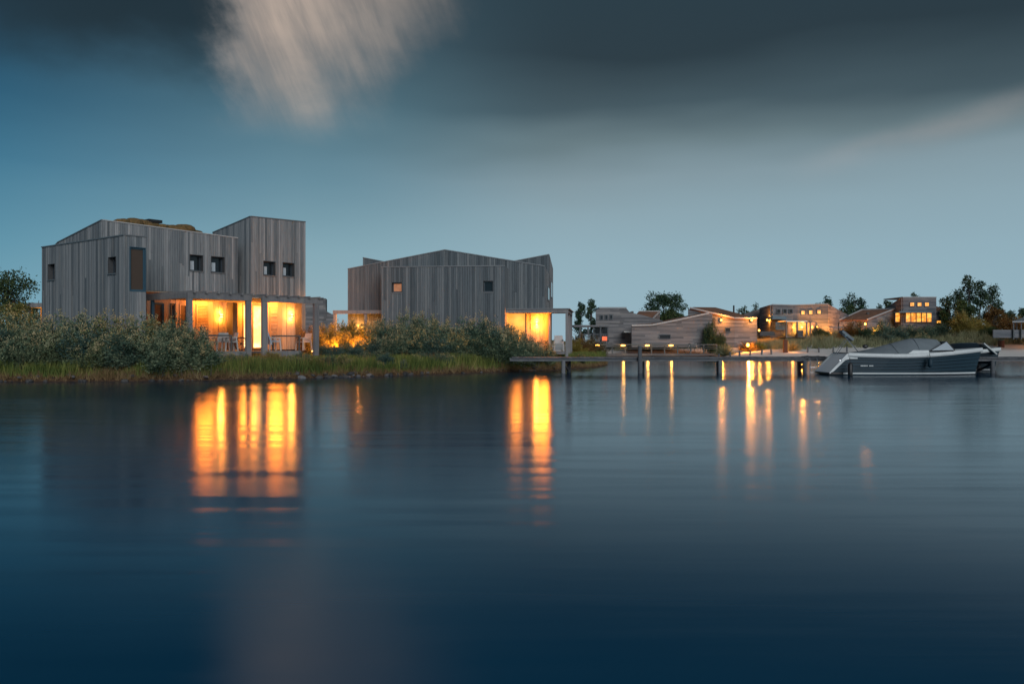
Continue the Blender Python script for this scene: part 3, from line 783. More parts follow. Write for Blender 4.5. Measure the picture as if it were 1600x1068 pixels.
tag(cl.build('draped_towel', M['blue_cloth'], None), 'pale blue towel thrown over the chair by the tower table', 'towel')
tw = bpy.data.objects['draped_towel']; tw.location = cc_.location; tw.rotation_euler = cc_.rotation_euler
chair('terrace_chair', 'white resin armchair at the open end of the tower deck', onA(474, yt - .1), fa.a - 1.5)
# cart wheel leaning on the pier
wc = onA(377, yP + 2.2); wl = tag(empty('cart_wheel', wc, fa.a - .35), 'dark spoked cart wheel leaning beside the clad pier', 'wheel')
rr = .30
ring = [(rr * math.cos(q), 0, rr + .035 + rr * math.sin(q)) for q in np.linspace(0, 2 * math.pi, 29)]
MB().tube(ring, .035, 6, False).build('rim', M['iron_rust'], wl)
MB().tube([(0, -.05, rr + .035), (0, .05, rr + .035)], .05, 8).build('hub', M['iron_rust'], wl)
for i in range(8):
    q = math.pi * i / 4; MB().tube([(0, 0, rr + .035), (rr * math.cos(q), 0, rr + .035 + rr * math.sin(q))], .012, 5).build('spoke', M['iron_rust'], wl)

# ================================================================== HOUSE B
th = R(-6.6); Ob = P(596, 534, 44.5)
fb = Frame((Ob.x, Ob.y), th)
B = tag(empty('gabled_wooden_house', (Ob.x, Ob.y, 0.0), th), 'dark plank house with a wide low gable and a glazed amber porch', 'house')
by = fb.hy; bx_ = fb.hx
zb0 = .7
x1, z1 = by(789, 415.8, 0); z0 = by(596, 417.7, 0)[1]
holes = []
wB = []
for a, c_, d, e in ((612, 441, 628.5, 457), (755, 438.5, 771, 456.5)):
    p, q = by(a, c_, 0), by(d, e, 0); holes.append((p[0], q[0], q[1], p[1]))
clad(B, 'y', 0, [(0, z0), (x1, z1)], [(0, zb0), (x1, zb0)], holes, .128, 'dark_plank_wood', 11)
coping(B, 'y', 0, [(0, z0), (x1, z1)])
window(B, 'y', 0, *holes[0], pane='pane_blind', depth=.2); window(B, 'y', 0, *holes[1], pane='glass', depth=.16)
yb1 = 1.6
MB().quad((x1, 0, zb0), (x1, yb1, zb0), (x1, yb1, z1), (x1, 0, z1)).build('side_wall', M['plank_wood'], B)
MB().quad((0, 0, zb0), (0, yb1, zb0), (0, yb1, z0), (0, 0, z0)).build('side_wall', M['plank_wood'], B)
MB().quad((0, 0, z0 - .02), (x1, 0, z1 - .02), (x1, yb1, z1 - .02), (0, yb1, z0 - .02)).build('wing_roof', M['roof_felt'], B)
gl = by(543.5, 420.8, yb1); gr = by(695.5, 391, yb1); ge = by(851, 416.3, yb1)
zcan = by(820, 481, yb1)[1]
topG = [gl, gr, ge]
clad(B, 'y', yb1, topG, [(gl[0], zb0 + .2), (by(596, 500, yb1)[0], zb0 + .2), (by(596.5, 500, yb1)[0], 3.6), (by(787, 500, yb1)[0], 3.6), (by(789, 500, yb1)[0], zcan - .3), (ge[0], zcan - .3)], [], .128, 'dark_plank_wood', 12)
coping(B, 'y', yb1, topG)
yb2 = yb1 + 4.6
# right side and rear
def side_clad(xc, ya, yb, za, zb, bot, seed, mt='plank_wood', hole=None):
    """planks on a wall facing +x"""
    rd = random.Random(seed); wl_ = MB().quad((xc - .05, ya, bot), (xc - .05, yb, bot), (xc - .05, yb, zb), (xc - .05, ya, za)).build('side_wall', M['dark_back'], B)
    n = max(2, int((yb - ya) / .2))
    for i in range(n):
        a = ya + (yb - ya) * i / n + .006; b = ya + (yb - ya) * (i + 1) / n - .006
        f = lambda y: za + (zb - za) * (y - ya) / (yb - ya)
        d = .02 + rd.uniform(0, .01)
        MB().prism([(xc - .049, a, bot), (xc - .049, b, bot), (xc - .049, b, f(b)), (xc - .049, a, f(a))], (d + .049, 0, 0)).build('plank', M[mt], wl_)
    return wl_
side_clad(ge[0], yb1 + .002, yb2, ge[1], ge[1] - .25, zcan - .3, 21)
ws = MB().box(ge[0] + .03, ge[0] + .06, yb1 + 1.6, yb1 + 2.9, ge[1] - 1.75, ge[1] - .95).build('window', M['window_frame'], B)
MB().box(ge[0] + .061, ge[0] + .066, yb1 + 1.67, yb1 + 2.83, ge[1] - 1.68, ge[1] - 1.02).build('pane', M['glass'], ws)
MB().quad((gl[0], yb1, gl[1] - .02), (gr[0], yb1, gr[1] - .02), (gr[0], yb2 + 2, gr[1] - .6), (gl[0], yb2 + 2, gl[1] - .3)).quad((gr[0], yb1, gr[1] - .02), (ge[0], yb1, ge[1] - .02), (ge[0], yb2, ge[1] - .27), (gr[0], yb2 + 2, gr[1] - .6)).build('roof', M['roof_felt'], B)
# rear wings rising behind the gable
p, q = by(790, 411, yb2), by(858, 398, yb2)
topW = [(p[0], p[1]), (q[0], q[1])]
clad(B, 'y', yb2, topW, [(p[0], 3.5), (q[0], 3.5)], [], .17, 'dark_plank_wood', 13); coping(B, 'y', yb2, topW)
side_clad(q[0], yb2 + .002, yb2 + 3.2, q[1], q[1] - .55, 3.4, 22)
ws = MB().box(q[0] + .03, q[0] + .06, yb2 + .8, yb2 + 2.0, q[1] - 2.5, q[1] - 1.5).build('window', M['window_frame'], B)
MB().box(q[0] + .061, q[0] + .066, yb2 + .86, yb2 + 1.94, q[1] - 2.44, q[1] - 1.56).build('pane', M['glass'], ws)
MB().quad((p[0], yb2, p[1] - .02), (q[0], yb2, q[1] - .02), (q[0], yb2 + 3.2, q[1] - .57), (p[0], yb2 + 3.2, p[1] - .5)).build('wing_roof', M['roof_felt'], B)
p, q = by(567, 403, yb2), by(606, 410.5, yb2)
topW = [(p[0], p[1]), (q[0], q[1])]
clad(B, 'y', yb2, topW, [(p[0], 3.5), (q[0], 3.5)], [], .17, 'dark_plank_wood', 14); coping(B, 'y', yb2, topW)
MB().quad((p[0], yb2, 3.5), (p[0], yb2 + 3, 3.5), (p[0], yb2 + 3, p[1] - .4), (p[0], yb2, p[1])).build('side_wall', M['dark_plank_wood'], B)
MB().quad((p[0], yb2, p[1] - .02), (q[0], yb2, q[1] - .02), (q[0], yb2 + 3, q[1] - .5), (p[0], yb2 + 3, p[1] - .42)).build('wing_roof', M['roof_felt'], B)
# body so that nothing shines through
MB().box(gl[0] + .2, ge[0] - .2, yb1 + 2.3, yb2 + 2.5, .8, 4.4).build('core', M['dark_back'], B)

# porch of house B
yC = .55
zf1 = by(840, 483, yC)[1]; zf0 = by(840, 488.5, yC)[1]
xc0 = by(791, 485, yC)[0]; xc1 = by(884.5, 485, yC)[0]
ZB = by(884, 549, yC)[1]
MB().box(xc0, xc1 + .12, yC - .06, yC + .06, zf0, zf1).build('fascia', M['beam_wood'], B)
MB().box(xc1 + .0, xc1 + .12, yC + .062, yC + 5.1, zf0, zf1 - .01).build('fascia', M['beam_wood'], B)
MB().box(xc0, xc1 + .2, yC - .12, yC + 5.3, zf1 + .003, zf1 + .045).build('canopy_roof', M['zinc'], B)
n = 20
for i in range(n):
    ya = yC + .07 + i * 5.1 / n
    MB().box(xc0, xc1 - .005, ya, ya + 5.1 / n - .012, zf1 - .05, zf1 - .015).build('soffit_board', M['porch_wood'], B)
for yy in (yC - .05, yC + 2.3, yC + 4.9):
    MB().box(xc1 - .03, xc1 + .11, yy, yy + .14, .6, zf0 - .003).build('post', M['beam_wood'], B)
rb = yb1 + .55
rbx = lambda px: by(px, 500, rb)[0]
MB().box(rbx(790), rbx(862), rb + .08, rb + .14, ZB - .1, zf1 - .06).build('porch_wall', M['dark_back'], B)
window(B, 'y', rb, rbx(791), rbx(822.5), ZB, zf1 - .1, pane='pane_yellow', frame='window_frame', lining='window_frame', depth=.04, fw=.05, sill=False, name='glass_door')
shutter(B, 'y', rb + .05, rbx(825), rbx(831.5), ZB, ZB + 2.2)
for a, b in ((822.5, 825), (831.5, 862)):
    xa, xb = rbx(a), rbx(b); nn = max(1, round((xb - xa) / .2))
    for i in range(nn):
        MB().box(xa + (xb - xa) * i / nn + .004, xa + (xb - xa) * (i + 1) / nn - .004, rb - random.uniform(0, .02), rb + .078, ZB, zf1 - .06).build('panel_board', M['porch_wood'], B)
MB().box(rbx(862) - .10, rbx(862), rb - 1.0, rb - .022, ZB, zf0 - .01).build('screen_wall', M['porch_wood'], B)
MB().box(xc0, xc1, yC, rb, ZB - .14, ZB).build('deck', M['beam_wood'], B)
s, z = by(838.5, 505, rb - .12); sconce('up-and-down wall lamp on the amber porch of the gabled house', fb.w(s, rb - .12, z), 80)
s, z = by(806, 500, rb - .9); point('room_light', (s, rb - .9, zf0 - .40), 60, B, (1., .27, .03), .3)  # unseen fill lights added under this canopy as well
s, z = by(850, 500, rb - .9); point('room_light', (s, rb - .9, zf0 - .40), 170, B, (1., .25, .02), .3)
chair('terrace_chair', 'white resin armchair under the canopy of the gabled house', fb.w(by(873, 540, yC + 1.2)[0], yC + 1.2, ZB), th + .1)
# low canopy on the left of house B
xa, xb = by(520, 485, .9)[0], by(600, 485, .9)[0]
za, zb = by(560, 484.5, .9)[1], by(560, 490, .9)[1]
MB().box(xa, xb, .9, 1.02, zb, za).build('fascia', M['beam_wood'], B)
MB().box(xa, xb, 1.025, 4.0, za - .06, za - .01).build('canopy_roof', M['porch_wood'], B)
for px in (523, 571): x = by(px, 500, .95)[0]; MB().box(x - .07, x + .07, .95, 1.09, .7, zb - .003).build('post', M['beam_wood'], B)
s, z = by(556, 500, .55); sconce('wall lamp under the low side canopy glowing through golden shrubs', fb.w(s, 1.42, zb - 1.0), 260, (1.0, .33, .04))

# ================================================================== far houses across the cove
def seg_wall(root, a, b, zb, mt, name='wall', th_=.18):
    """wall from (px, py_top, Y) to (px, py_top, Y), down to zb"""
    p, q = P(*a), P(*b); L = root.location
    d = (q - p); d.z = 0; nrm = Vector((-d.y, d.x, 0)).normalized() * th_
    if nrm.y < 0: nrm = -nrm
    poly = [Vector((p.x, p.y, zb)) - L, Vector((q.x, q.y, zb)) - L, q - L, p - L]
    return MB().prism(poly, nrm).build(name, M[mt], root)
def run_wall(root, pts, zb, mt, name='wall'):
    """one flat wall with an uneven top; all points share a plane"""
    L = root.location; ps = [P(*q) - L for q in pts]
    poly = [Vector((ps[0].x, ps[0].y, zb - L.z))] + [Vector((ps[-1].x, ps[-1].y, zb - L.z))] + ps[::-1]
    return MB().prism(poly, (0, .2, 0)).build(name, M[mt], root)
def slab(root, pts, mt, th_=.16, name='roof'):
    L = root.location; return MB().prism([P(*q) - L for q in pts], (0, 0, -th_)).build(name, M[mt], root)
def edge(root, pts, mt='grey_trim', r=.075, name='roof_edge'):
    L = root.location; ps = [P(*q) - L for q in pts]
    for p, q in zip(ps[:-1], ps[1:]): MB().bar(p, q, .10, r * 2).build(name, M[mt], root)
def fwin(root, x0, y0, x1, y1, Y, pane='glass', frame='window_frame', name='window', mull=()):
    L = root.location; p, q = P(x0, y1, Y - .02) - L, P(x1, y0, Y - .02) - L; t = .07
    mb = MB(); y = p.y
    mb.box(p.x - t, p.x, y - .07, y, p.z - t, q.z + t).box(q.x, q.x + t, y - .07, y, p.z - t, q.z + t)
    mb.box(p.x, q.x, y - .07, y, q.z, q.z + t).box(p.x, q.x, y - .07, y, p.z - t, p.z)
    for m_ in mull: xm = p.x + (q.x - p.x) * m_; mb.box(xm - .04, xm + .04, y - .068, y, p.z, q.z)
    w_ = mb.build(name, M[frame], root)
    MB().box(p.x, q.x, y - .03, y - .005, p.z, q.z).build('pane', M[pane], w_)
    return w_
def fbox(root, x0, y0, x1, y1, Y, depth, mt, name):
    L = root.location; p, q = P(x0, y1, Y) - L, P(x1, y0, Y) - L
    return MB().box(p.x, q.x, p.y, p.y + depth, p.z, q.z).build(name, M[mt], root)
def far_root(name, label, px, Y, cat='house'):
    return tag(empty(name, (xat(px, Y), Y, 1.2)), label, cat)
def far_lamp(label, px, py, Y, e, color=(1.0, .33, .04), r=.11, cat='wall lamp', group='lamps of the far houses'):
    t = tag(empty('outdoor_lamp', P(px, py, Y)), label, cat, group)
    MB().box(-.10, .10, -.03, .10, r * .8, r * 1.3).build('shade', M['black_metal'], t)
    MB().ball((0, 0, 0), r, 8, 6).build('bulb', M['far_bulb'], t, True)
    point('lamp_light', (0, -.35, .05), e * 2.6, t, color, .08)
    return t

# H1: two-storey grey house with a veranda
h = far_root('boarded_house', 'grey boarded house with three small dark upper windows and a veranda', 960, 88)
run_wall(h, [(931, 485, 88), (937, 481, 88), (978, 480.5, 88), (984, 488, 88), (1004, 492, 88), (1036, 501, 88)], .9, 'board_wood')
fbox(h, 936, 479.6, 979, 482.2, 87.9, 5, 'zinc', 'roof')
seg_wall(h, (984, 488, 88.1), (990, 486, 93), .9, 'board_wood')
for x0, x1, yy in ((938, 941.6, 493), (945.8, 949, 492.6), (953.2, 956.2, 492.2)): fwin(h, x0, yy, x1, yy + 6, 88)
fwin(h, 930.5, 510, 936, 525, 87.8); fwin(h, 941, 510, 949, 525, 87.8); fwin(h, 992, 520, 1007, 532.5, 87.9, frame='blue_frame', name='door', mull=(.33, .66))
for px in (906.5, 919, 927.5, 938.5, 950): fbox(h, px - .9, 510, px + .9, 538, 84.5, .15, 'jetty_wood', 'post')
fbox(h, 897, 507.6, 952, 510.4, 84.4, 3.3, 'jetty_wood', 'veranda_roof')
fbox(h, 906, 521.3, 951, 522.6, 84.6, .1, 'jetty_wood', 'handrail')
for i in range(15): fbox(h, 907 + i * 3, 522.7, 907.7 + i * 3, 531, 84.6, .06, 'jetty_wood', 'baluster')
fbox(h, 897, 531, 952, 533.5, 84.5, 3.0, 'jetty_wood', 'veranda_floor')
fbox(h, 975.5, 517.4, 990, 519, 86, 1.8, 'white_trim', 'door_canopy'); fbox(h, 988.3, 519, 989.6, 538, 86, .12, 'white_trim', 'post')
slab(h, [(993, 492, 89.5), (1020.5, 497, 89.5), (1031, 486.4, 94), (998, 486.4, 94)], 'brown_roof')
seg_wall(h, (1020.5, 497, 89.5), (1031, 486.4, 94), .9, 'board_wood'); edge(h, [(1020.5, 497, 89.4), (1031, 486.2, 93.9)]); edge(h, [(998, 486.3, 94), (1031, 486.2, 94)])
# H2: long low house, roof rising to one side
h = far_root('low_boarded_house', 'long low boarded house with a planted roof rising toward the dark pine', 1050, 83)
run_wall(h, [(987, 509, 83), (1019, 508, 83), (1060, 500, 83), (1108, 489.5, 83), (1113, 490.5, 83)], .9, 'board_wood')
edge(h, [(987, 508.4, 82.9), (1019, 507.4, 82.9), (1060, 499.4, 82.9), (1108, 488.9, 82.9)])
slab(h, [(987, 509, 83.1), (1019, 508, 83.1), (1060, 500, 83.1), (1108, 489.5, 83.1), (1093, 489, 90), (1030, 502, 90), (1000, 505, 90)], 'brown_roof', .1)
fwin(h, 1031, 523, 1047, 528.5, 83)
# H3: brown roof sloping down
h = far_root('brown_roofed_house', 'boarded house with a long rust-brown sloping roof and thin flue', 1130, 89)
slab(h, [(1078, 481, 89), (1148, 497, 87.5), (1183, 497, 87.5), (1118, 480, 94), (1084, 479.5, 93)], 'brown_roof')
seg_wall(h, (1075, 482, 89.2), (1148, 498, 87.6), .9, 'board_wood'); seg_wall(h, (1148, 497.5, 87.6), (1183, 497.6, 87.6), .9, 'board_wood')
edge(h, [(1078, 480.4, 88.9), (1148, 496.6, 87.4), (1183, 496.8, 87.4)])
fwin(h, 1134, 512.5, 1145, 517.5, 87.8); fbox(h, 1112, 496.5, 1122.5, 512, 88.25, .4, 'dark_back', 'door_recess')
L = h.location; p = P(1146.5, 477, 92) - L; MB().tube([(p.x, p.y, p.z - 1.2), p], .09, 8).build('flue', M['black_metal'], h)
far_lamp('small wall lamp beside the dark door recess under the brown roof', 1127, 500, 87.6, 60)
far_lamp('wall lamp at the lower corner of the brown sloping roof', 1174.5, 500, 87.2, 60)
# H4: tall house with lit windows
h = far_root('lit_boarded_house', 'two-storey boarded house with three dark and three amber upper windows', 1250, 92)
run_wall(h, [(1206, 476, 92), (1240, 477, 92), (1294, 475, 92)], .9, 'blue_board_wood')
fbox(h, 1207, 477.8, 1239, 501, 91.88, .1, 'board_wood', 'wall_panel')
seg_wall(h, (1189, 481, 97), (1206, 476, 92.1), .9, 'board_wood'); seg_wall(h, (1163, 490, 98), (1189, 482, 98), .9, 'board_wood')
seg_wall(h, (1294, 475, 92.1), (1311, 484, 96), .9, 'board_wood')
seg_wall(h, (1311, 484, 96), (1326, 492, 98), .9, 'blue_board_wood')
edge(h, [(1206, 475.6, 91.9), (1240, 476.6, 91.9), (1294, 474.6, 91.9)], 'zinc', .06)
slab(h, [(1206, 476, 92.1), (1294, 475, 92.1), (1311, 484, 96.1), (1189, 481, 97)], 'roof_felt')
for x0 in (1214, 1224, 1233): fwin(h, x0, 483.3, x0 + 4.6, 488.8, 91.85)
for x0, yy in ((1252, 485.6), (1264, 485), (1277, 484.3)): fwin(h, x0, yy, x0 + 5.2, yy + 5.6, 92, 'pane_amber')
fbox(h, 1207, 494, 1229, 498.4, 90.3, 1.7, 'blue_frame', 'awning')
for i, yy in enumerate((503, 507.2, 511.4)): fbox(h, 1212, yy, 1227, yy + 3.6, 90.6, .08, 'blue_frame', 'blind_panel')
fbox(h, 1228, 500.8, 1261.5, 502.4, 89, 3, 'white_trim', 'porch_canopy')
for px in (1229, 1245.5, 1260.5, 1266, 1275): fbox(h, px - .8, 502.5, px + .8, 530, 89.2, .15, 'beam_wood', 'post')
for x0, x1, mt in ((1231, 1237, 'pane_blind'), (1238, 1244.5, 'pane_amber'), (1247, 1259, 'pane_amber'), (1262, 1265, 'pane_amber'), (1268, 1274, 'pane_blind')):
    fwin(h, x0, 504, x1, 522, 91.85, mt, 'beam_wood', 'glass_door')
fbox(h, 1228, 525, 1280, 527, 89, 2.9, 'beam_wood', 'deck')
fbox(h, 1296, 510.3, 1326, 512, 90, .2, 'beam_wood', 'porch_beam')
for px in (1303, 1316): fbox(h, px - .8, 512, px + .8, 536, 90, .15, 'beam_wood', 'post')
seg_wall(h, (1311, 503, 95.5), (1336, 502, 95.5), .9, 'board_wood')
for a in ((1199, 500, 92.6, 90, 'wall lamp on the warm-lit gable of the two-storey house'), (1253, 511, 90.6, 90, 'bright lantern on the porch below the amber upper windows'),
          (1276.5, 511, 91.3, 60, 'wall lamp at the porch end by the last amber window'), (1299, 524, 91.5, 220, 'lamp lighting the pale pink boarded return wall'), (1320, 518, 92, 90, 'lamp behind the open porch beam next to the tall shrub'),
          (1186, 516, 91, 30, 'low lamp at the foot of the garden steps'), (1285, 531, 86, 25, 'small garden light under the young pine')):
    far_lamp(a[4], a[0], a[1], a[2], a[3])
# garden lounge furniture in front of it
t = far_root('garden_sofa', 'dark low garden sofa on the terrace of the amber-windowed house', 1200, 88, 'sofa')
fbox(t, 1188, 519.5, 1211, 524.5, 87, .9, 'black_metal', 'base'); fbox(t, 1189, 517.4, 1210, 519.4, 87.7, .25, 'black_metal', 'backrest')
t = far_root('garden_armchair', 'dark round-backed armchair before the bright porch', 1250, 88, 'armchair')
fbox(t, 1246, 516, 1255, 521, 88.4, .2, 'black_metal', 'backrest'); fbox(t, 1246.5, 521, 1254.5, 525, 87.7, .7, 'black_metal', 'seat')
# H5: house with brown roof, tower and lit glazing
h = far_root('towered_boarded_house', 'boarded house with amber glazing band, small tower and brown planted roof', 1420, 97)
slab(h, [(1312, 500, 96), (1355, 499.5, 95), (1398, 482.5, 99), (1347, 484, 102)], 'brown_roof')
edge(h, [(1355, 499, 94.9), (1398, 482, 98.9)]); edge(h, [(1312, 499.5, 96), (1347, 483.5, 101.9), (1398, 482, 99)])
seg_wall(h, (1355, 500, 95.1), (1398, 483, 99.1), .9, 'board_wood'); seg_wall(h, (1312, 501, 96.2), (1355, 500.5, 95.2), .9, 'board_wood')
fbox(h, 1355.5, 487.5, 1358.5, 491.5, 97.5, .3, 'black_metal', 'roof_vent')
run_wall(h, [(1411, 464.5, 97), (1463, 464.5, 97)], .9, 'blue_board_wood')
seg_wall(h, (1381, 484, 104), (1411, 464.5, 97.1), .9, 'board_wood'); fbox(h, 1410.5, 463.4, 1463.5, 465.2, 96.9, 5, 'zinc', 'roof')
for x0 in (1422, 1433.5, 1445): fwin(h, x0, 472.8, x0 + 6, 478, 97, 'pane_amber')
fbox(h, 1405, 486, 1457, 488.2, 95.5, 1.5, 'blue_frame', 'awning')
for i in range(7):
    x0 = 1399 + i * 8.2; fwin(h, x0, 489, x0 + 6.8, 502.5, 96.9 if x0 > 1410 else 97.8, 'pane_amber', 'beam_wood', 'glass_door')
seg_wall(h, (1463, 487.5, 98), (1482, 487.5, 98), .9, 'blue_board_wood'); slab(h, [(1463, 487.5, 98), (1482, 487.5, 98), (1482, 484.5, 103), (1463, 478, 103)], 'brown_roof')
edge(h, [(1463, 487, 97.9), (1482, 487, 97.9)]); fwin(h, 1463.5, 501, 1471, 504.5, 98, 'pane_amber')
far_lamp('lamp glowing red-orange among shrubs below the brown roof', 1352, 506, 93, 120, (1., .30, .05)); far_lamp('small lamp low between the shrubs by the moored boat', 1366, 517, 86, 40)
# H6: pavilion at the right edge
h = far_root('beach_pavilion', 'open beach pavilion with flat roof, slim posts and blue-grey screen wall', 1590, 74, 'pavilion')
slab(h, [(1582, 501.5, 72), (1700, 499, 72), (1700, 496, 79), (1598, 496, 79)], 'zinc', .12)
for px, Yp in ((1584, 72.2), (1589, 74), (1596, 72.2), (1640, 72.2)): fbox(h, px - .8, 502, px + .8, 530, Yp, .14, 'rail_metal', 'post')
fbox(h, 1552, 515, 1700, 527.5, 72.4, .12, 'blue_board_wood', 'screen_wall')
point('lamp_light', P(1620, 508, 75) - h.location, 50, h)
L = h.location; q = P(1620, 503, 75) - L; MB().ball(q, .1, 8, 6).build('lamp', M['far_bulb'], h, True)
# house between the two near ones
h = far_root('pale_boarded_house', 'pale grey boarded house glimpsed between pergola and gabled house', 496, 72)
run_wall(h, [(466, 476, 72), (496, 466, 72), (505.5, 466, 72)], .9, 'board_wood')
run_wall(h, [(505.5, 484, 72.3), (517, 490, 72.3), (522, 491, 72.3)], .9, 'board_wood', 'low_wall')
seg_wall(h, (505.5, 466, 72.05), (508, 468, 77), .9, 'board_wood')
edge(h, [(466, 475.6, 71.9), (496, 465.6, 71.9), (505.5, 465.6, 71.9)], 'zinc', .05)

# ------------------------------------------------------------------ footbridge with lamps
YBr = 80.0
br = tag(empty('footbridge', (xat(1020, YBr), YBr, .3)), 'long footbridge with slender dark railing and small lamps over the inlet', 'bridge')
fbox(br, 905, 552.2, 1128, 555.6, YBr, 1.8, 'jetty_wood', 'deck')
for Yr in (YBr + .05, YBr + 1.7):
    fbox(br, 915, 537.4, 1121, 539.0, Yr, .08, 'rail_metal', 'top_rail')
    for yy in (541.3, 544.2): fbox(br, 915, yy, 1121, yy + .8, Yr + .01, .03, 'rail_metal', 'rail')
    px = 916.
    while px < 1122: fbox(br, px - 1.0, 539.05, px + 1.0, 552.15, Yr + .01, .06, 'rail_metal', 'post'); px += 20.4
for px in (930, 975, 1020, 1065, 1110):
    fbox(br, px - 1.4, 555.65, px + 1.4, 575, YBr + .2, .2, 'pile_wood', 'pile'); fbox(br, px - 1.4, 555.65, px + 1.4, 575, YBr + 1.4, .2, 'pile_wood', 'pile')
for i, px in enumerate((933.5, 973.5, 1011.5, 1048.5)):
    t = tag(empty('railing_lamp', P(px, 539.2, YBr - .02)), 'flat amber lamp fixed under the footbridge handrail', 'lamp', 'railing lamps of the footbridge')
    MB().box(-.20, .20, -.03, .03, -.06, .05).build('diffuser', M['far_bulb'], t); MB().box(-.22, .22, -.04, .03, .052, .09).build('cover', M['black_metal'], t)
    point('lamp_light', (0, -.3, -.05), 35, t, (1., .42, .07), .1)
# bicycle on the footbridge
bk = tag(empty('bicycle', P(1082, 552, YBr + .8)), 'pale bicycle parked against the footbridge railing', 'bicycle')
for sx in (-.5, .5):
    ring = [(sx + .33 * math.cos(q), 0, .34 + .33 * math.sin(q)) for q in np.linspace(0, 2 * math.pi, 21)]
    wlo = MB().tube(ring, .025, 6, False).build('wheel', M['tyre'], bk)
fr = [(-.5, 0, .34), (-.15, 0, .32), (-.25, 0, .80), (-.5, 0, .34)]
MB().tube([(-.5, 0, .34), (-.10, 0, .32), (.36, 0, .80), (-.26, 0, .82), (-.5, 0, .34)], .028, 6).tube([(-.10, 0, .32), (-.28, 0, .92)], .026, 6).tube([(.5, 0, .34), (.34, 0, 1.0)], .026, 6).build('frame', M['resin_white'], bk)
MB().ball((-.29, 0, .95), .1, 8, 5, (1.3, .7, .4)).build('saddle', M['black_metal'], bk); MB().tube([(.28, -.28, 1.02), (.34, 0, 1.0), (.28, .28, 1.02)], .02, 6).build('handlebar', M['black_metal'], bk)
# lantern box on its post, beach posts, steel pillar, bollard
t = far_root('lantern_box', 'square red-orange lit sign box on a dark post before the veranda', 944.5, 82, 'sign')
fbox(t, 941, 525.5, 948.5, 532, 81.9, .08, 'tail_sign', 'lit_panel'); fbox(t, 939.7, 524.6, 949.8, 533, 82, .3, 'black_metal', 'case'); fbox(t, 943, 533.05, 947, 552, 82, .2, 'black_metal', 'post')
far_lamp('small path lamp at the head of the footbridge', 945, 543, 82.5, 60, cat='path lamp')
for i, px in enumerate((1123, 1141, 1155.5, 1172, 1190, 1205, 1262, 1279.5, 1302, 1323.5)):
    Yp = 74.5; x = xat(px, Yp); z = hgt1(x, Yp)
    t = tag(MB().tube([(0, 0, -.3), (0, 0, .42), (0, 0, .47)], [.085, .08, .05], 8).build('beach_post', M['pile_wood']), 'short round timber post standing in the pale beach sand', 'post', 'low timber posts along the beach')
    t.location = (x, Yp, z); t.rotation_euler = (random.uniform(-.06, .06), random.uniform(-.06, .06), i)
Yp = 75.; x = xat(1227.5, Yp)
t = tag(empty('steel_pillar', (x, Yp, hgt1(x, Yp))), 'rust-red square steel pillar standing on the beach', 'pillar')
MB().box(-.19, .17, -.15, .15, -.2, 1.15).build('shaft', M['iron_rust'], t); MB().box(.172, .19, -.1, .1, .1, 1.05).build('light_strip', M['far_bulb'], t); point('lamp_light', (.6, -.1, .5), 25, t, (1., .33, .05))
Yp = 76.; x = xat(1564.5, Yp)
t = tag(empty('mooring_bollard', (x, Yp, hgt1(x, Yp))), 'thick rust-brown mooring pile with a greenish cap on the sand', 'bollard')
MB().tube([(0, 0, -.4), (0, 0, .62)], .26, 16).build('pile', M['iron_rust'], t); MB().tube([(0, 0, .621), (0, 0, .70), (0, 0, .72)], [.28, .28, .22], 16).build('cap', M['moss_green'], t)
far_lamp('ground spotlight glowing in the round grass tussock on the beach', 1168.5, 539, 78.5, 170, cat='spotlight', r=.16)

# ------------------------------------------------------------------ jetty
YJ = 38.5; WJ = 1.9
zJ = zat(558, YJ); xJ0 = xat(800, YJ); xJ1 = xat(1650, YJ)
j = tag(empty('jetty', (xJ0, YJ, 0)), 'long low plank jetty on paired timber piles', 'jetty')
n = int((xJ1 - xJ0) / .165)
pm = None
for i in range(n):
    z = zJ - .045 + random.uniform(-.004, .004)
    if pm is None:
        pm = MB().box(0, .152, -.06, WJ + .06, 0, .045).mesh('plank')
    o = link('plank', pm, M['jetty_wood'], j); o.location = (i * .165, random.uniform(-.02, .02), z)
LJ = n * .165
MB().box(-.1, LJ + .1, 0, .09, zat(564, YJ), zJ - .075).build('edge_beam', M['jetty_wood'], j); MB().box(-.1, LJ + .1, WJ - .09, WJ, zat(564, YJ), zJ - .075).build('edge_beam', M['jetty_wood'], j)
MB().box(-.1, LJ + .1, .10, .16, zJ - .12, zJ - .052).build('joist', M['pile_wood'], j); MB().box(-.1, LJ + .1, WJ * .6, WJ * .6 + .08, zJ - .17, zJ - .052).build('joist', M['pile_wood'], j)
for px in (880, 1000, 1124, 1256, 1549, 1645):
    x = xat(px, YJ) - xJ0
    MB().tube([(x, -.10, -1.4), (x, -.10, zat(563, YJ))], .095, 10).build('pile', M['jetty_wood'], j)
    MB().tube([(x + .38, WJ - .2, -1.4), (x + .38, WJ - .2, zJ - .2)], .10, 10).build('pile', M['pile_wood'], j)
    MB().bar((x - .02, -.1, zJ - .24), (x + .40, WJ, zJ - .24), .12, .14).build('cap_beam', M['pile_wood'], j)
    MB().bar((x + .02, 0.0, zJ - .3), (x + .36, WJ - .3, .10), .06, .10).build('brace', M['pile_wood'], j)
x = xat(999, YJ) - xJ0; MB().tube([(x, -.14, -1.4), (x, -.14, zat(541.5, YJ)), (x, -.14, zat(541, YJ) + .02)], [.10, .095, .06], 12).build('mooring_post', M['jetty_wood'], j)
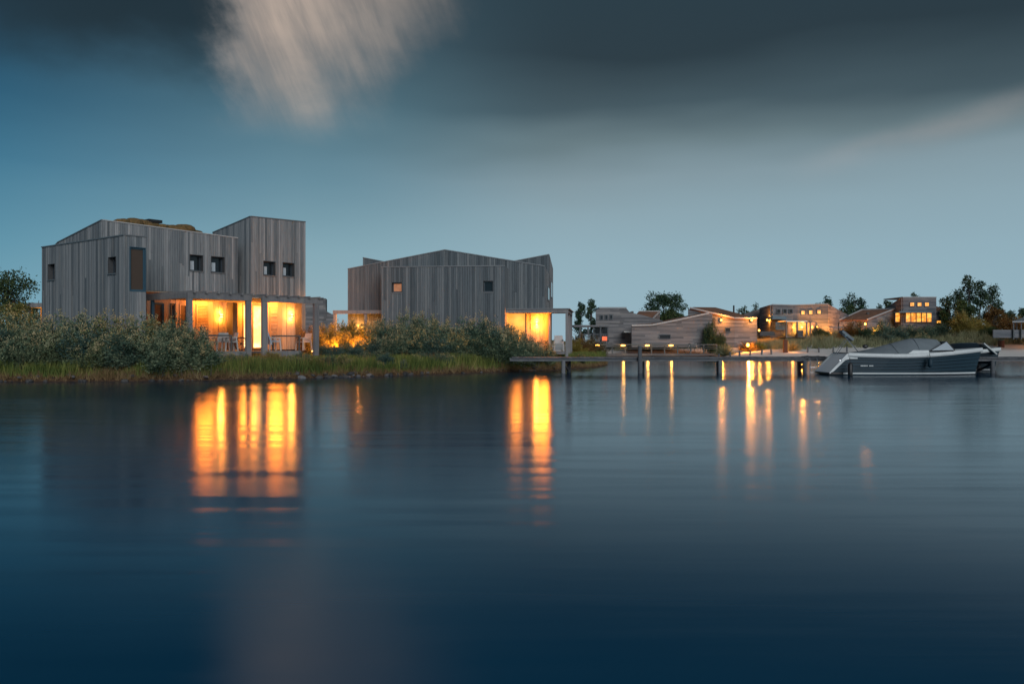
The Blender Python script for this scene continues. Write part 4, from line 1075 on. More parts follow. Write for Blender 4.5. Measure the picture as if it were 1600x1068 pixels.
t = tag(MB().tube([(0, 0, .02), (.16, .05, .03), (.28, .0, .05), (.42, .12, .03), (.62, .02, .03), (.8, .08, .04), (.95, 0, .02), (1.15, .1, .02)], .022, 6).build('mooring_rope', M['black_metal']), 'dark mooring rope lying on the jetty planks by the boat stern', 'rope')
t.location = (xat(1251, YJ + .4), YJ + .3, zJ + .006)
# boarding ladder
lx = xat(1272, 38.2)
t = tag(empty('boarding_ladder', (lx, YJ - .12, 0)), 'curved steel swim ladder hanging from the jetty beside the boat stern', 'ladder')
for sx in (-.17, .17):
    arc = [(sx, .10, zJ - .05)] + [(sx, -.02 - .12 * math.sin(q), zJ - .18 + .12 * math.cos(q)) for q in np.linspace(0, math.pi / 2, 6)] + [(sx, -.14, .0), (sx, -.14, -.5)]
    MB().tube(arc, .022, 8).build('rail', M['steel'], t)
for zz in (.05, .28): MB().tube([(-.17, -.14, zz), (.17, -.14, zz)], .018, 8).build('rung', M['steel'], t)

# ------------------------------------------------------------------ boats
def hull_sections(L, beam, sheer, stem_w, stem_s, tr, n=30, ns=6, keel=-.35):
    """stations from stern to bow; returns rows of starboard points low->high"""
    rows = []
    for i in range(n + 1):
        f = i / n
        full = min(1.0, .80 + .67 * f) if f < .3 else 1.0
        b = beam / 2 * full * (1 - max(0, (f - .45) / .55) ** 2.3)
        zs = sheer(f)
        row = []
        for k in range(ns + 1):
            u = k / ns
            z = keel + (zs - keel) * (.30 + .70 * u)
            flare = .80 + .20 * u
            xx0 = tr * max(0, (z) / sheer(0)); xx1 = stem_w + (stem_s - stem_w) * max(-.2, z / sheer(1))
            x = xx0 + (xx1 - xx0) * f
            row.append((x, max(.012, b * flare), z))
        rows.append((row, b))
    return rows
def make_boat(name, label, loc, big=True):
    t = tag(empty(name, loc), label, 'boat')
    mpp = .02765
    sheer = (lambda f: .83 - .10 * math.sin(math.pi * min(1, f * 1.25)) * .5 + .42 * max(0, f - .35) ** 1.6)
    rows = hull_sections(7.2, 2.1, sheer, 6.75, 7.05, .80)
    NS = 6
    # lapstrake planking, each strake its own part
    for side in (-1, 1):
        for k in range(NS):
            mb = MB(); vs = []; fs = []
            for row, b in rows:
                x0, y0, z0 = row[k]; x1, y1, z1 = row[k + 1]
                lap = .034 if k > 0 else 0
                vs += [(x0, side * (y0 - .03), z0 + .006), (x0, side * (y0 + lap), z0 + .004), (x1, side * y1, z1 - (.016 if k < NS - 1 else 0))]
            for i in range(len(rows) - 1): fs += [(3 * i, 3 * i + 3, 3 * i + 4, 3 * i + 1), (3 * i + 1, 3 * i + 4, 3 * i + 5, 3 * i + 2)]
            mb.add(vs, fs).build('strake', M['hull_paint'], t)
    for side in (-1, 1):
        vs = []; fs = []
        for row, b in rows: vs += [(row[0][0], side * max(.005, row[0][1] - .035), row[0][2] - .1), (row[-1][0], side * max(.005, row[-1][1] - .035), row[-1][2] - .02)]
        for i in range(len(rows) - 1): fs.append((2 * i, 2 * i + 2, 2 * i + 3, 2 * i + 1))
        MB().add(vs, fs).build('inner_hull', M['hull_dark'], t, True)
    # boot stripe
    for side in (-1, 1):
        vs = []; fs = []
        for i, (row, b) in enumerate(rows):
            def at(z):
                zz = [p[2] for p in row]; return np.interp(z, zz, [p[0] for p in row]), np.interp(z, zz, [p[1] for p in row])
            for z in (.05, .12): x, y = at(z); vs.append((x, side * (y + .035), z))
        for i in range(len(rows) - 1): fs.append((2 * i, 2 * i + 2, 2 * i + 3, 2 * i + 1))
        MB().add(vs, fs).build('boot_stripe', M['boat_white'], t)
    # gunwale band
    for side in (-1, 1):
        vs = []; fs = []
        for i, (row, b) in enumerate(rows):
            x, y, z = row[-1]
            for dy, dz in ((.02, -.03), (.075, -.02), (.075, .14), (-.05, .16), (-.12, .15)): vs.append((x + .04 * (i == len(rows) - 1), side * max(.0, y + dy), z + dz))
        for i in range(len(rows) - 1):
            for k in range(4): fs.append((5 * i + k, 5 * i + 5 + k, 5 * i + 6 + k, 5 * i + k + 1))
        MB().add(vs, fs).build('gunwale', M['boat_white'], t, True)
    # deck
    vs = []; fs = []
    for row, b in rows:
        x, y, z = row[-1]; vs += [(x, -max(0, y - .08), z + .145), (x, max(0, y - .08), z + .145)]
    for i in range(len(rows) - 1): fs.append((2 * i, 2 * i + 1, 2 * i + 3, 2 * i + 2))
    MB().add(vs, fs).build('deck', M['boat_white'], t)
    # raked stern quarter in grey moulding
    for side in (-1, 1):
        y = side * .80
        poly = [(-.02, y, .14), (.12, y, .15), (.20, y, .22), (.66, y, .66), (.86, y, .72), (1.2, y, .72), (1.2, y, .88), (.92, y, .97), (.74, y, .94)]
        MB().prism(poly, (0, side * .10, 0)).build('stern_quarter', M['boat_white'], t)
    MB().prism([(-.03, -.85, .13), (-.03, .85, .13), (.80, .85, .94), (.80, -.85, .94)], (.06, 0, -.05)).build('transom', M['gelcoat'], t)
    MB().box(-.02, .6, -.84, .84, .05, .125).build('swim_platform', M['black_metal'], t)
    return t, rows
YB0 = 37.0
xb0 = xat(1297, 36.1)
boat, rows = make_boat('tender_boat', 'dark blue lapstrake motor tender with grey canvas cover moored at the jetty', (xb0, YB0, 0))
bp = lambda px, py, yl=0.0: Vector((xat(px, YB0 + yl) - xb0, yl, zat(py, YB0 + yl)))
def drape(parent, rowsets, name, mt):
    vs = []; fs = []; k = len(rowsets[0])
    for r_ in rowsets: vs += r_
    for i in range(len(rowsets) - 1):
        for q in range(k - 1): fs.append((i * k + q, (i + 1) * k + q, (i + 1) * k + q + 1, i * k + q + 1))
    return MB().add(vs, fs).build(name, M[mt], parent, True)
# canvas cover: ridge from stern to the windscreen hoop
ridge = [(1318, 554), (1334, 551), (1360, 544.5), (1390, 536.5), (1412, 530.5), (1424, 528.3), (1440, 528.2), (1452, 529.0), (1462, 530)]
sets = []
for i, (px, py) in enumerate(ridge):
    top = bp(px, py); f = i / (len(ridge) - 1)
    zs = .93 - .01 * f + (0.10 * max(0, f - .6)); half = (.80 + .4 * f if f < .3 else .92) if f < .75 else .92 - .22 * (f - .75) / .25
    r_ = []
    for q in np.linspace(-1, 1, 13):
        a = abs(q); yy = half * q
        hgt_ = top.z - (top.z - zs) * (a ** 1.5)
        sag = .035 * math.sin(i * 1.7) * (1 - a) * a * 4 * (0 < i < 7)
        r_.append((top.x + (0.14 * a if i == len(ridge) - 1 else 0), yy, hgt_ + sag))
    sets.append(r_)
drape(boat, sets, 'canvas_cover', 'canvas')
for i in (3, 5): MB().tube([Vector(p) + Vector((0, 0, .012)) for p in sets[i]], .014, 5).build('cover_seam', M['canvas'], boat)
# windscreen
for s_ in (-1, 1):
    a, b_, c_ = bp(1453, 548, -.9), bp(1479, 533, -.70), bp(1492, 547, -.80)
    tri = [Vector((p.x, s_ * abs(p.y), p.z)) for p in (a, b_, c_)]
    ws = MB().prism(tri, (0, .012, 0)).build('windscreen', M['clear_screen'], boat)
    for p, q in ((0, 1), (1, 2), (0, 2)): MB().tube([tri[p], tri[q]], .018, 6).build('frame', M['black_metal'], ws)
a, c_ = bp(1479, 533, -.70), bp(1492, 547, -.80)
ws = MB().prism([(a.x, -.70, a.z), (a.x, .70, a.z), (c_.x, .80, c_.z), (c_.x, -.80, c_.z)], (.012, 0, 0)).build('windscreen', M['clear_screen'], boat)
# pale side box and rail
p = bp(1417, 553, -.93); q = bp(1452, 547, -.93)
MB().prism([(p.x, -.98, p.z), (q.x, -.98, p.z), (q.x - .05, -.98, q.z + .0), (p.x + .25, -.98, q.z)], (0, .25, 0)).build('side_locker', M['boat_white'], boat)
# folded bimini with struts
bp2 = lambda px, py, y_: (bp(px, py, y_).x, y_, bp(px, py, y_).z)
for y_ in (-.28, .28):
    MB().tube([bp2(1308, 553, y_), bp2(1326, 527, y_)], .016, 6).build('strut', M['steel'], boat); MB().tube([bp2(1304, 554, y_), bp2(1320, 530, y_)], .012, 6).build('strut', M['steel'], boat)
    MB().tube([bp2(1346, 555, y_), bp2(1316, 521, y_)], .022, 6).build('strut', M['steel'], boat)
MB().tube([bp2(1322, 524, -.28), bp2(1322, 524, .28)], .04, 8).build('hoop', M['steel'], boat)
vs = [bp2(1313, 516, y_) for y_ in (-.9, .9)]
for y0_, y1_ in ((-.9, .9),):
    MB().bar((bp2(1313, 517, 0)[0] + .02, 0, bp2(1313, 517, 0)[2]), (bp2(1331, 531, 0)[0], 0, bp2(1331, 531, 0)[2]), .42, .11).build('folded_bimini', M['canvas'], boat)
MB().ball(bp(1352, 541, -.4), .13, 10, 6, (1, .6, .7)).build('horn_cover', M['black_metal'], boat)
MB().tube([bp(1392, 559, -1.1), bp(1398, 553, -1.06), bp(1420, 553.5, -1.06), bp(1452, 552, -1.02), bp(1490, 548, -.9)], .014, 6).build('grab_rail', M['black_metal'], boat)
MB().ball(bp(1313, 563, -1.13), .06, 10, 6, (1.3, .4, .6)).build('exhaust', M['steel'], boat)
cb = rows
def fender(px, y0, y1, mt, lab):
    p0 = P(px, y0, 35.75); p1 = P(px, y1, 35.75)
    t = tag(empty('fender', (p0.x, p0.y, p1.z)), lab, 'fender', 'fenders of the blue tender')
    L_ = p0.z - p1.z
    MB().tube([(0, 0, 0), (0, 0, .05), (0, 0, .12), (0, 0, L_ * .75), (0, 0, L_ * .85)], [.03, .085, .10, .10, .03], 12).build('body', M[mt], t, True); MB().tube([(0, 0, L_ * .84), (0, .06, L_ + .1)], .012, 6).build('line', M['black_metal'], t)
fender(1328.5, 562, 589, 'black_metal', 'long black fender hanging at the stern of the blue tender')
fender(1453.5, 556, 574, 'hull_paint', 'short navy fender hanging below the tender windscreen')
# name lettering on the hull (small pale marks)
for i, w_ in enumerate((.05, .045, .05, .04, .05, .0, .05, .04, .045)):
    if w_: MB().box(1.24 + i * .062, 1.24 + i * .062 + w_, -1.112, -1.104, .40, .445).build('name_letter', M['boat_white'], boat)
# second boat behind the jetty
b2, _ = make_boat('covered_sloop', 'dark sloop with black spray hood moored behind the jetty, bow past the tender', (xat(1563, 42) - 7.1, 42.0, -.02))
b2q = lambda px, py, y_=0.0: Vector((xat(px, 42.0) - (xat(1563, 42) - 7.1), y_, zat(py, 42.0) + .02))
sets = []
for px, py, hw in ((1478, 547, .8), (1485, 537, .82), (1500, 535.4, .8), (1524, 535, .72), (1526, 536, .70)):
    tp = b2q(px, py); sets.append([(tp.x, hw * q, tp.z - max(0, (tp.z - 1.0)) * abs(q) ** 2.2) for q in np.linspace(-1, 1, 11)])
drape(b2, sets, 'spray_hood', 'hull_dark')
for y_ in (-.7, .7):
    MB().tube([b2q(1525, 536, y_), b2q(1545, 553, y_)], .035, 6).build('windscreen_frame', M['boat_white'], b2)
MB().prism([b2q(1525, 537, -.7), b2q(1525, 537, .7), b2q(1545, 553, .7), b2q(1545, 553, -.7)], (.012, 0, 0)).build('windscreen', M['clear_screen'], b2)
for c in b2.children:
    if c.name.startswith('strake'):
        c.data.materials.clear(); c.data.materials.append(M['hull_dark'])

# ================================================================== vegetation
def quad_mesh(name, V, mats):
    """V: (n,4,3) array of quads -> mesh"""
    n = len(V); me = bpy.data.meshes.new(name)
    me.vertices.add(n * 4); me.vertices.foreach_set('co', V.reshape(-1).astype(np.float32))
    me.loops.add(n * 4); me.loops.foreach_set('vertex_index', np.arange(n * 4, dtype=np.int32))
    me.polygons.add(n); me.polygons.foreach_set('loop_start', np.arange(0, n * 4, 4, dtype=np.int32))
    me.update(calc_edges=True); me.materials.append(mats)
    return me
def unit(v): return v / np.maximum(1e-9, np.linalg.norm(v, axis=-1, keepdims=True))
def leaves(c, d, L, W, r):
    """rhombic leaves at c, pointing along d"""
    n = len(c); d = unit(d); k = unit(r.normal(size=(n, 3))); s = unit(np.cross(d, k))
    L = np.broadcast_to(L, n)[:, None]; W = np.broadcast_to(W, n)[:, None]
    return np.stack([c, c + d * L * .45 + s * W * .5, c + d * L, c + d * L * .45 - s * W * .5], 1)
def blades(base, h, wd, r, lean=.35):
    n = len(base); a = r.uniform(0, 2 * np.pi, n); q = r.uniform(0, 2 * np.pi, n)
    s = np.stack([np.cos(a), np.sin(a), np.zeros(n)], 1) * (wd / 2)[:, None]
    ln = np.stack([np.cos(q), np.sin(q), np.zeros(n)], 1) * (h * r.uniform(0, lean, n))[:, None]
    top = base + ln + np.stack([np.zeros(n), np.zeros(n), h], 1)
    return np.stack([base - s, base + s, top + s * .12, top - s * .12], 1)

def shrub_meshes(seed, H=2.1, Rw=1.25, nst=74, leaf=(.125, .048), per=92, mt='shrub_leaf', tipn=28):
    r = np.random.default_rng(seed); lv = []; tips = []; st = MB()
    for i in range(nst):
        az_ = r.uniform(0, 2 * np.pi); tilt = math.acos(1 - r.uniform(0, 1) * (1 - math.cos(R(82))))
        b0 = np.array([r.normal() * Rw * .22, r.normal() * Rw * .22, 0])
        reach = r.uniform(.72, 1.08)
        end = np.array([math.sin(tilt) * math.cos(az_) * Rw, math.sin(tilt) * math.sin(az_) * Rw, .12 * H + math.cos(tilt) * .88 * H]) * reach
        mid = b0 * .6 + end * .45 + np.array([0, 0, .10 * H])
        t = np.linspace(0, 1, 7)[:, None]
        cur = (1 - t) ** 2 * b0 + 2 * t * (1 - t) * mid + t ** 2 * end
        if i % 4 == 0: st.tube([tuple(p) for p in cur[:6]], [.022, .018, .014, .010, .008, .005], 4, False)
        u = r.uniform(.25, 1.0, per) ** .8; u = u[:, None]
        c = (1 - u) ** 2 * b0 + 2 * u * (1 - u) * mid + u ** 2 * end
        tw = r.normal(size=(per, 3)) * .13 * (1.15 - .65 * u) * np.array([1, 1, .8])
        c = c + tw; c[:, 2] = np.maximum(c[:, 2], .03)
        d = (end - mid) / np.linalg.norm(end - mid) * .9 + unit(tw) * .9 + r.normal(size=(per, 3)) * .35 + np.array([0, 0, .25])
        lv.append(leaves(c, d, leaf[0] * r.uniform(.6, 1.25, per), leaf[1] * r.uniform(.7, 1.2, per), r))
        if tilt < R(62):
            n = tipn; c = end + r.normal(size=(n, 3)) * np.array([.055, .055, .10]) + np.array([0, 0, .05])
            tips.append(leaves(c, np.array([0, 0, 1.]) + r.normal(size=(n, 3)) * .5, .07 * r.uniform(.6, 1.2, n), .034 * r.uniform(.7, 1.2, n), r))
    return (quad_mesh('foliage', np.concatenate(lv), M[mt]), quad_mesh('flower_tips', np.concatenate(tips), M['tip_leaf']) if tips and tipn else None, st.mesh('stems'))
def plant(name, meshes, label, cat, group, loc, rz, sc, stem='bark'):
    t = tag(empty(name, loc, rz), label, cat, group); t.scale = sc if isinstance(sc, tuple) else (sc,) * 3
    o = tag(link('foliage', meshes[0], None, t), kind='stuff')
    if meshes[1]: tag(link('flower_tips', meshes[1], None, t), kind='stuff')
    tag(link('stems', meshes[2], M[stem], t), kind='stuff')
    return t
SH = [shrub_meshes(100 + i) for i in range(4)]
SB = [shrub_meshes(200 + i, mt='blue_shrub_leaf', tipn=3) for i in range(2)]
SG = [shrub_meshes(300 + i, mt='gold_leaf', tipn=6) for i in range(2)]
SP = [shrub_meshes(500 + i, mt='tree_leaf', tipn=0, nst=95) for i in range(2)]
SR = [shrub_meshes(400 + i, mt='rust_leaf', tipn=6) for i in range(1)]

def put(kind, k, name, label, group, px, Y, top_py, wide=1.0, sink=.08):
    """a shrub whose foot stands on the ground at (px, Y) and whose top reaches top_py"""
    x = xat(px, Y); z = hgt1(x, Y) - sink; H = zat(top_py, Y) - z
    s = H / 2.15
    return plant(name, kind[k % len(kind)], label, 'shrub', group, (x, Y, z), random.uniform(0, 6.28), (s * wide, s * wide, s))
ga = 'shrubs on the bank before the pergola house'
la = 'grey-green leafy shrub with pale tips on the bank before the pergola house'
for i, (px, Y, tp, wd) in enumerate([(-18, 32.6, 497, 1.1), (22, 33.4, 486, 1.1), (68, 32.8, 493, 1.15), (112, 33.3, 487, 1.1), (140, 32.5, 500, 1.1), (178, 33.0, 492, 1.05), (218, 32.7, 494, 1.1),
                                      (252, 33.1, 496, 1.0), (286, 32.9, 494, 1.0), (302, 32.4, 512, 1.1), (45, 32.2, 510, 1.2), (92, 32.2, 512, 1.2), (200, 32.1, 514, 1.2), (256, 32.1, 512, 1.2), (-55, 33, 490, 1.2), (158, 32.1, 520, 1.2)]):
    Y -= .35
    where = 'by the small lit canopy' if px < 60 else 'under the narrow far window of the plank house' if px < 125 else 'under the small window beside the tall blind' if px < 190 else 'under the tall brown blind' if px < 240 else 'before the pergola corner post'
    put(SH if i % 4 else SB, i, 'bank_shrub', ('low ' if tp > 505 else 'tall ') + ('grey-green shrub with pale tips ' if i % 4 else 'dark blue-green shrub ') + where, ga, px, Y, tp, wd)
gb = 'shrubs on the bank before the gabled house'
lb = 'olive-green shrub with dry pale tips on the bank before the gabled house'
for i, (px, Y, tp, wd) in enumerate([(600, 42.0, 494, 1.0), (632, 42.3, 490, 1.0), (662, 41.8, 492, 1.05), (690, 42.0, 497, 1.0), (718, 42.2, 499, 1.0), (742, 41.9, 496, 1.05), (768, 42.2, 497, .95), (784, 42.0, 508, 1.0),
                                      (616, 41.0, 516, 1.2), (650, 41.0, 514, 1.2), (682, 41.0, 520, 1.2), (712, 41.2, 518, 1.2), (745, 41.4, 518, 1.2), (775, 41.6, 520, 1.2), (806, 42.3, 517, 1.0), (826, 42.8, 522, 1.0), (800, 42.6, 502, .8), (846, 43.4, 531, 1.2)]):
    Y -= .3
    kd = SB if i in (4, 6, 10, 12, 13) else SH
    where = 'under the orange-lit window of the gabled house' if px < 665 else 'between the two windows of the gabled house' if px < 735 else 'under the dark window of the gabled house' if px < 790 else 'before the amber porch of the gabled house'
    put(kd, i, 'bank_shrub', ('low ' if tp > 512 else 'tall ') + ('olive-green shrub with dry pale tips ' if kd is SH else 'deep blue-green shrub ') + where, gb, px, Y, tp, wd)
for i, (px, Y, tp, wd) in enumerate([(520, 44.0, 502, 1.1), (545, 44.2, 497, 1.1), (566, 43.8, 499, 1.05), (505, 43.2, 512, 1.1), (536, 42.8, 515, 1.2), (586, 43.0, 503, 1.0)]):
    put(SG, i, 'golden_shrub', 'golden-leaved shrub lit by the low side canopy of the gabled house', 'golden shrubs by the side canopy', px, Y, tp, wd)
for i, (px, Y, tp, wd) in enumerate([(508, 41.4, 536, 1.2), (541, 41.5, 534, 1.2), (556, 40.7, 540, 1.4), (560, 41.4, 531, 1.2), (590, 40.8, 532, 1.3), (525, 40.6, 540, 1.4), (575, 39.9, 548, 1.5)]):
    put(SB, i, 'bank_shrub', 'low spreading grey shrub at the foot of the golden ones', 'low shrubs under the golden shrubs', px, Y, tp, wd)
for px, Y_, e, lab in ((521, 42.7, 260, 'low garden lamp shining into the golden shrubs next to the tower deck'), (557, 42.5, 300, 'low garden lamp shining into the golden shrubs under the side canopy'), (488, 44.5, 110, 'low garden lamp beyond the open end of the tower deck')):  # lamps added among the shrubs to brighten leaves and grass
    x = xat(px, Y_); z = hgt1(x, Y_); t = tag(empty('garden_lamp', (x, Y_, z)), lab, 'garden lamp', 'garden lamps among the shrubs')
    MB().tube([(0, 0, -.1), (0, 0, .15)], .03, 8).build('post', M['black_metal'], t); MB().tube([(0, 0, .151), (0, 0, .27)], .05, 10).build('bulb', M['bulb'], t); MB().tube([(0, 0, .271), (0, 0, .31)], .075, 10).build('cap', M['black_metal'], t)
    point('lamp_light', (.10, -.05, .34), e, t, (1., .33, .04), .08)
put(SR, 0, 'reddish_shrub', 'reddish-brown shrub standing beyond the open end of the tower deck', None, 484, 46, 508, .9)
for i, (px, Y, tp, wd) in enumerate([(905, 60, 520, 1.2), (925, 62, 524, 1.2), (898, 56, 527, 1.1)]):
    put(SR if i < 2 else SG, i, 'garden_shrub', 'olive-brown shrub between the gabled house porch and the veranda', 'shrubs beside the veranda', px, Y, tp, wd)
gr_ = 'shrubs on the dunes behind the boats'
for i, (px, Y, tp, wd, kd, lab) in enumerate([
    (1332, 84, 497, 1.0, SR, 'reddish lamp-lit shrub left of the brown-roofed towered house'), (1350, 83, 508, 1.0, SP, 'dark green shrub below the reddish lamp-lit one'), (1380, 85, 500, 1.1, SH, 'grey-green shrub before the gable of the towered house'),
    (1402, 82, 508, 1.2, SB, 'blue-green shrub under the amber glazing band'), (1425, 84, 505, 1.2, SH, 'olive shrub under the amber glazing band'), (1448, 82, 507, 1.2, SB, 'dense blue-green shrub under the little tower'),
    (1470, 83, 503, 1.2, SB, 'dark shrub next to the yellow-green willow bush'), (1505, 82, 484, 1.0, SG, 'large rounded yellow-green bush before the big poplars'), (1530, 84, 496, 1.0, SG, 'smaller yellow-green bush leaning on the large rounded one'),
    (1545, 81, 507, 1.2, SP, 'dark shrub at the foot of the poplars'), (1575, 86, 490, 1.2, SR, 'orange-brown bush behind the beach pavilion'), (1600, 88, 492, 1.2, SG, 'golden bush behind the beach pavilion roof'), (1385, 79.5, 518, 1.3, SB, 'low grey shrub on the dune behind the tender cover'), (1440, 79, 520, 1.3, SH, 'low pale shrub on the dune behind the tender windscreen'),
    (1278, 87, 508, .8, SP, 'young dark pine-like bush before the boarded wall'), (1290, 86.5, 514, .8, SP, 'dark low bush beside the small garden light')]):
    put(kd, i, 'dune_shrub', lab, gr_, px, Y, tp, wd)
put(SP, 0, 'dark_pine_bush', 'dark rounded pine bush before the low boarded house end', None, 1110, 82.3, 499, .42)
put(SP, 1, 'dark_pine_bush', 'low dark bush at the foot of the rounded pine bush', None, 1122, 82.3, 514, .6)

def tree(name, label, px, Y, top_py, width_px, kind='round', seed=0, mt='tree_leaf', group=None, leafn=7000, base_frac=.25, leaf=.20):
    r = np.random.default_rng(seed); x = xat(px, Y); z0 = hgt1(x, Y) - .1; H = zat(top_py, Y) - z0; Wd = width_px / F * Y
    t = tag(empty(name, (x, Y, z0)), label, 'tree', group)
    tr = MB(); cl = []
    ncol = {'round': 1, 'poplar': 1, 'multi': 5}[kind]
    for c_ in range(ncol):
        ox = 0 if ncol == 1 else (c_ / (ncol - 1) - .5) * Wd * .72; hh = H if ncol == 1 else H * (1 - .45 * abs(c_ / (ncol - 1) - .62) - .12 * r.uniform())
        oy = 0 if ncol == 1 else r.normal() * .8
        w_ = Wd / 2 if ncol == 1 else Wd * .17
        tr.tube([(ox * .4, oy * .5, 0), (ox * .8, oy, hh * .3), (ox, oy, hh * .65), (ox + r.normal() * .1, oy, hh * .92)], [.03 * H * .6, .02 * H * .6, .011 * H * .6, .02], 7)
        nc = {'round': 34, 'poplar': 22, 'multi': 17}[kind]
        for k in range(nc):
            f = (k + .5) / nc
            if kind == 'round':
                th_ = r.uniform(0, 6.28); u = r.uniform(-1, 1); rad = r.uniform(.55, 1.0)
                cz = hh * (base_frac + (1 - base_frac) * .5) + u * rad * hh * (1 - base_frac) * .46
                rr_ = w_ * math.sqrt(max(0, 1 - u * u)) * rad; p = np.array([ox + rr_ * math.cos(th_), oy + rr_ * math.sin(th_), cz]); sg = w_ * r.uniform(.15, .26)
            else:
                th_ = r.uniform(0, 6.28); prof = math.sin(math.pi * min(1, .12 + f * .86)) ** .7
                rr_ = w_ * prof * r.uniform(.3, .9); p = np.array([ox + rr_ * math.cos(th_), oy + rr_ * math.sin(th_), hh * (base_frac + (1 - base_frac) * f * .97)]); sg = w_ * r.uniform(.20, .36)
            cl.append((p, sg)); 
            tr.tube([(ox, oy, max(.1 * hh, p[2] - .22 * hh)), tuple(p * .6 + np.array([ox, oy, p[2] - .08 * hh]) * .4), tuple(p)], [.035, .022, .008], 5, False)
    per = leafn // len(cl); out_ = []
    for p, sg in cl:
        v = r.normal(size=(per, 3)); v = unit(v) * (np.abs(r.normal(size=(per, 1))) * .5 + .55) * sg * np.array([1.15, 1.15, .95])
        c = p + v; d = unit(v) + r.normal(size=(per, 3)) * .8 + np.array([0, 0, -.1])
        out_.append(leaves(c, d, leaf * r.uniform(.6, 1.3, per), leaf * .55 * r.uniform(.6, 1.3, per), r))
    tag(tr.build('trunk', M['bark'], t), kind='stuff')
    tag(link('crown', quad_mesh('crown', np.concatenate(out_), M[mt]), None, t), kind='stuff')
    return t
tree('broadleaf_tree', 'leafy green tree rising behind the plank house gable end', 12, 46, 410, 84, 'round', 1, leafn=5200, base_frac=.3, leaf=.13)
tree('broadleaf_tree', 'low yellow-green tree beside the small lit canopy', 22, 44, 470, 70, 'round', 2, 'gold_leaf', leafn=4200, base_frac=.1, leaf=.12)
tree('broadleaf_tree', 'small dark tree peeping over the small lit canopy', 56, 55, 462, 24, 'round', 3, leafn=1500, base_frac=.3, leaf=.12)
tree('poplar_tree', 'slim poplar behind the veranda, shorter of the pair', 907, 96, 472, 20, 'poplar', 4, leafn=2600, base_frac=.1, leaf=.2)
tree('poplar_tree', 'slim brownish poplar next to the two-storey grey house, taller of the pair', 924, 96, 467, 18, 'poplar', 5, leafn=2400, base_frac=.1, leaf=.2)
tree('round_tree', 'tall round-crowned tree behind the low boarded house', 1036, 112, 452, 62, 'round', 6, leafn=7000, base_frac=.25, leaf=.27)
tree('round_tree', 'low bushy tree at the side of the round-crowned tree', 1052, 106, 482, 42, 'round', 7, leafn=3500, base_frac=.2, leaf=.25)
tree('sparse_tree', 'thin sparse tree behind the flue of the brown-roofed house', 1160, 112, 470, 30, 'multi', 8, leafn=1500, base_frac=.4, leaf=.22)
tree('sparse_tree', 'thin sparse sapling between brown roof and two-storey house', 1181, 112, 473, 14, 'poplar', 9, leafn=500, base_frac=.4, leaf=.2)
tree('round_tree', 'small dark tree above the roof of the amber-windowed house', 1288, 118, 463, 30, 'round', 10, leafn=2600, base_frac=.3, leaf=.27)
tree('round_tree', 'dark rounded tree behind the brown planted roof', 1336, 120, 458, 40, 'round', 11, leafn=4200, base_frac=.25, leaf=.27)
tree('round_tree', 'grey-green tree mass joining the two houses', 1322, 116, 474, 36, 'round', 12, leafn=3000, base_frac=.2, leaf=.27)
tree('round_tree', 'dark tree with two crowns beside the little tower', 1384, 120, 460, 42, 'multi', 13, leafn=4200, base_frac=.2, leaf=.27)
tree('round_tree', 'treetop showing over the little tower roof', 1428, 122, 457, 24, 'round', 14, leafn=2200, base_frac=.3, leaf=.27)
tree('poplar_group_tree', 'big many-stemmed poplar towering behind the yellow-green bush', 1520, 96, 422, 92, 'multi', 15, leafn=15000, base_frac=.12, leaf=.22)
tree('poplar_group_tree', 'lower dark poplar filling in beside the big many-stemmed one', 1497, 93, 462, 52, 'multi', 16, leafn=6000, base_frac=.1, leaf=.22)
tree('autumn_tree', 'orange-brown autumn tree at the side of the big poplar', 1556, 92, 470, 30, 'round', 17, 'rust_leaf', leafn=3500, base_frac=.1, leaf=.2)
tree('round_tree', 'dark tree behind the beach pavilion', 1602, 104, 474, 26, 'round', 18, leafn=2600, base_frac=.2, leaf=.22)
tree('round_tree', 'low dark tree between poplar and pavilion', 1574, 108, 484, 30, 'round', 19, leafn=2600, base_frac=.2, leaf=.22)

rl = random.Random(12)
for i, (p0, p1, n_) in enumerate(((325, 500, 9), (500, 790, 15), (20, 320, 8), (800, 925, 5))):
    for k in range(n_):
        px = p0 + (p1 - p0) * (k + rl.uniform(.1, .9)) / n_
        yy = float(np.interp(px, [q[0] for q in shore_px[:14]], [q[1] for q in shore_px[:14]])); Yh = CAMH * F / (yy - HZ) + rl.uniform(.7, 2.0)
        x = xat(px, Yh); sc_ = rl.uniform(.20, .36)
        plant('bank_herb', (SB, SH, SG)[rl.choice((0, 0, 1, 1, 2))][k % 2], 'knee-high leafy herb clump in the bank grass near the waterline', 'herb', 'herb clumps in the bank grass', (x, Yh, hgt1(x, Yh) - .04), rl.uniform(0, 6), (sc_ * 1.3, sc_ * 1.3, sc_))
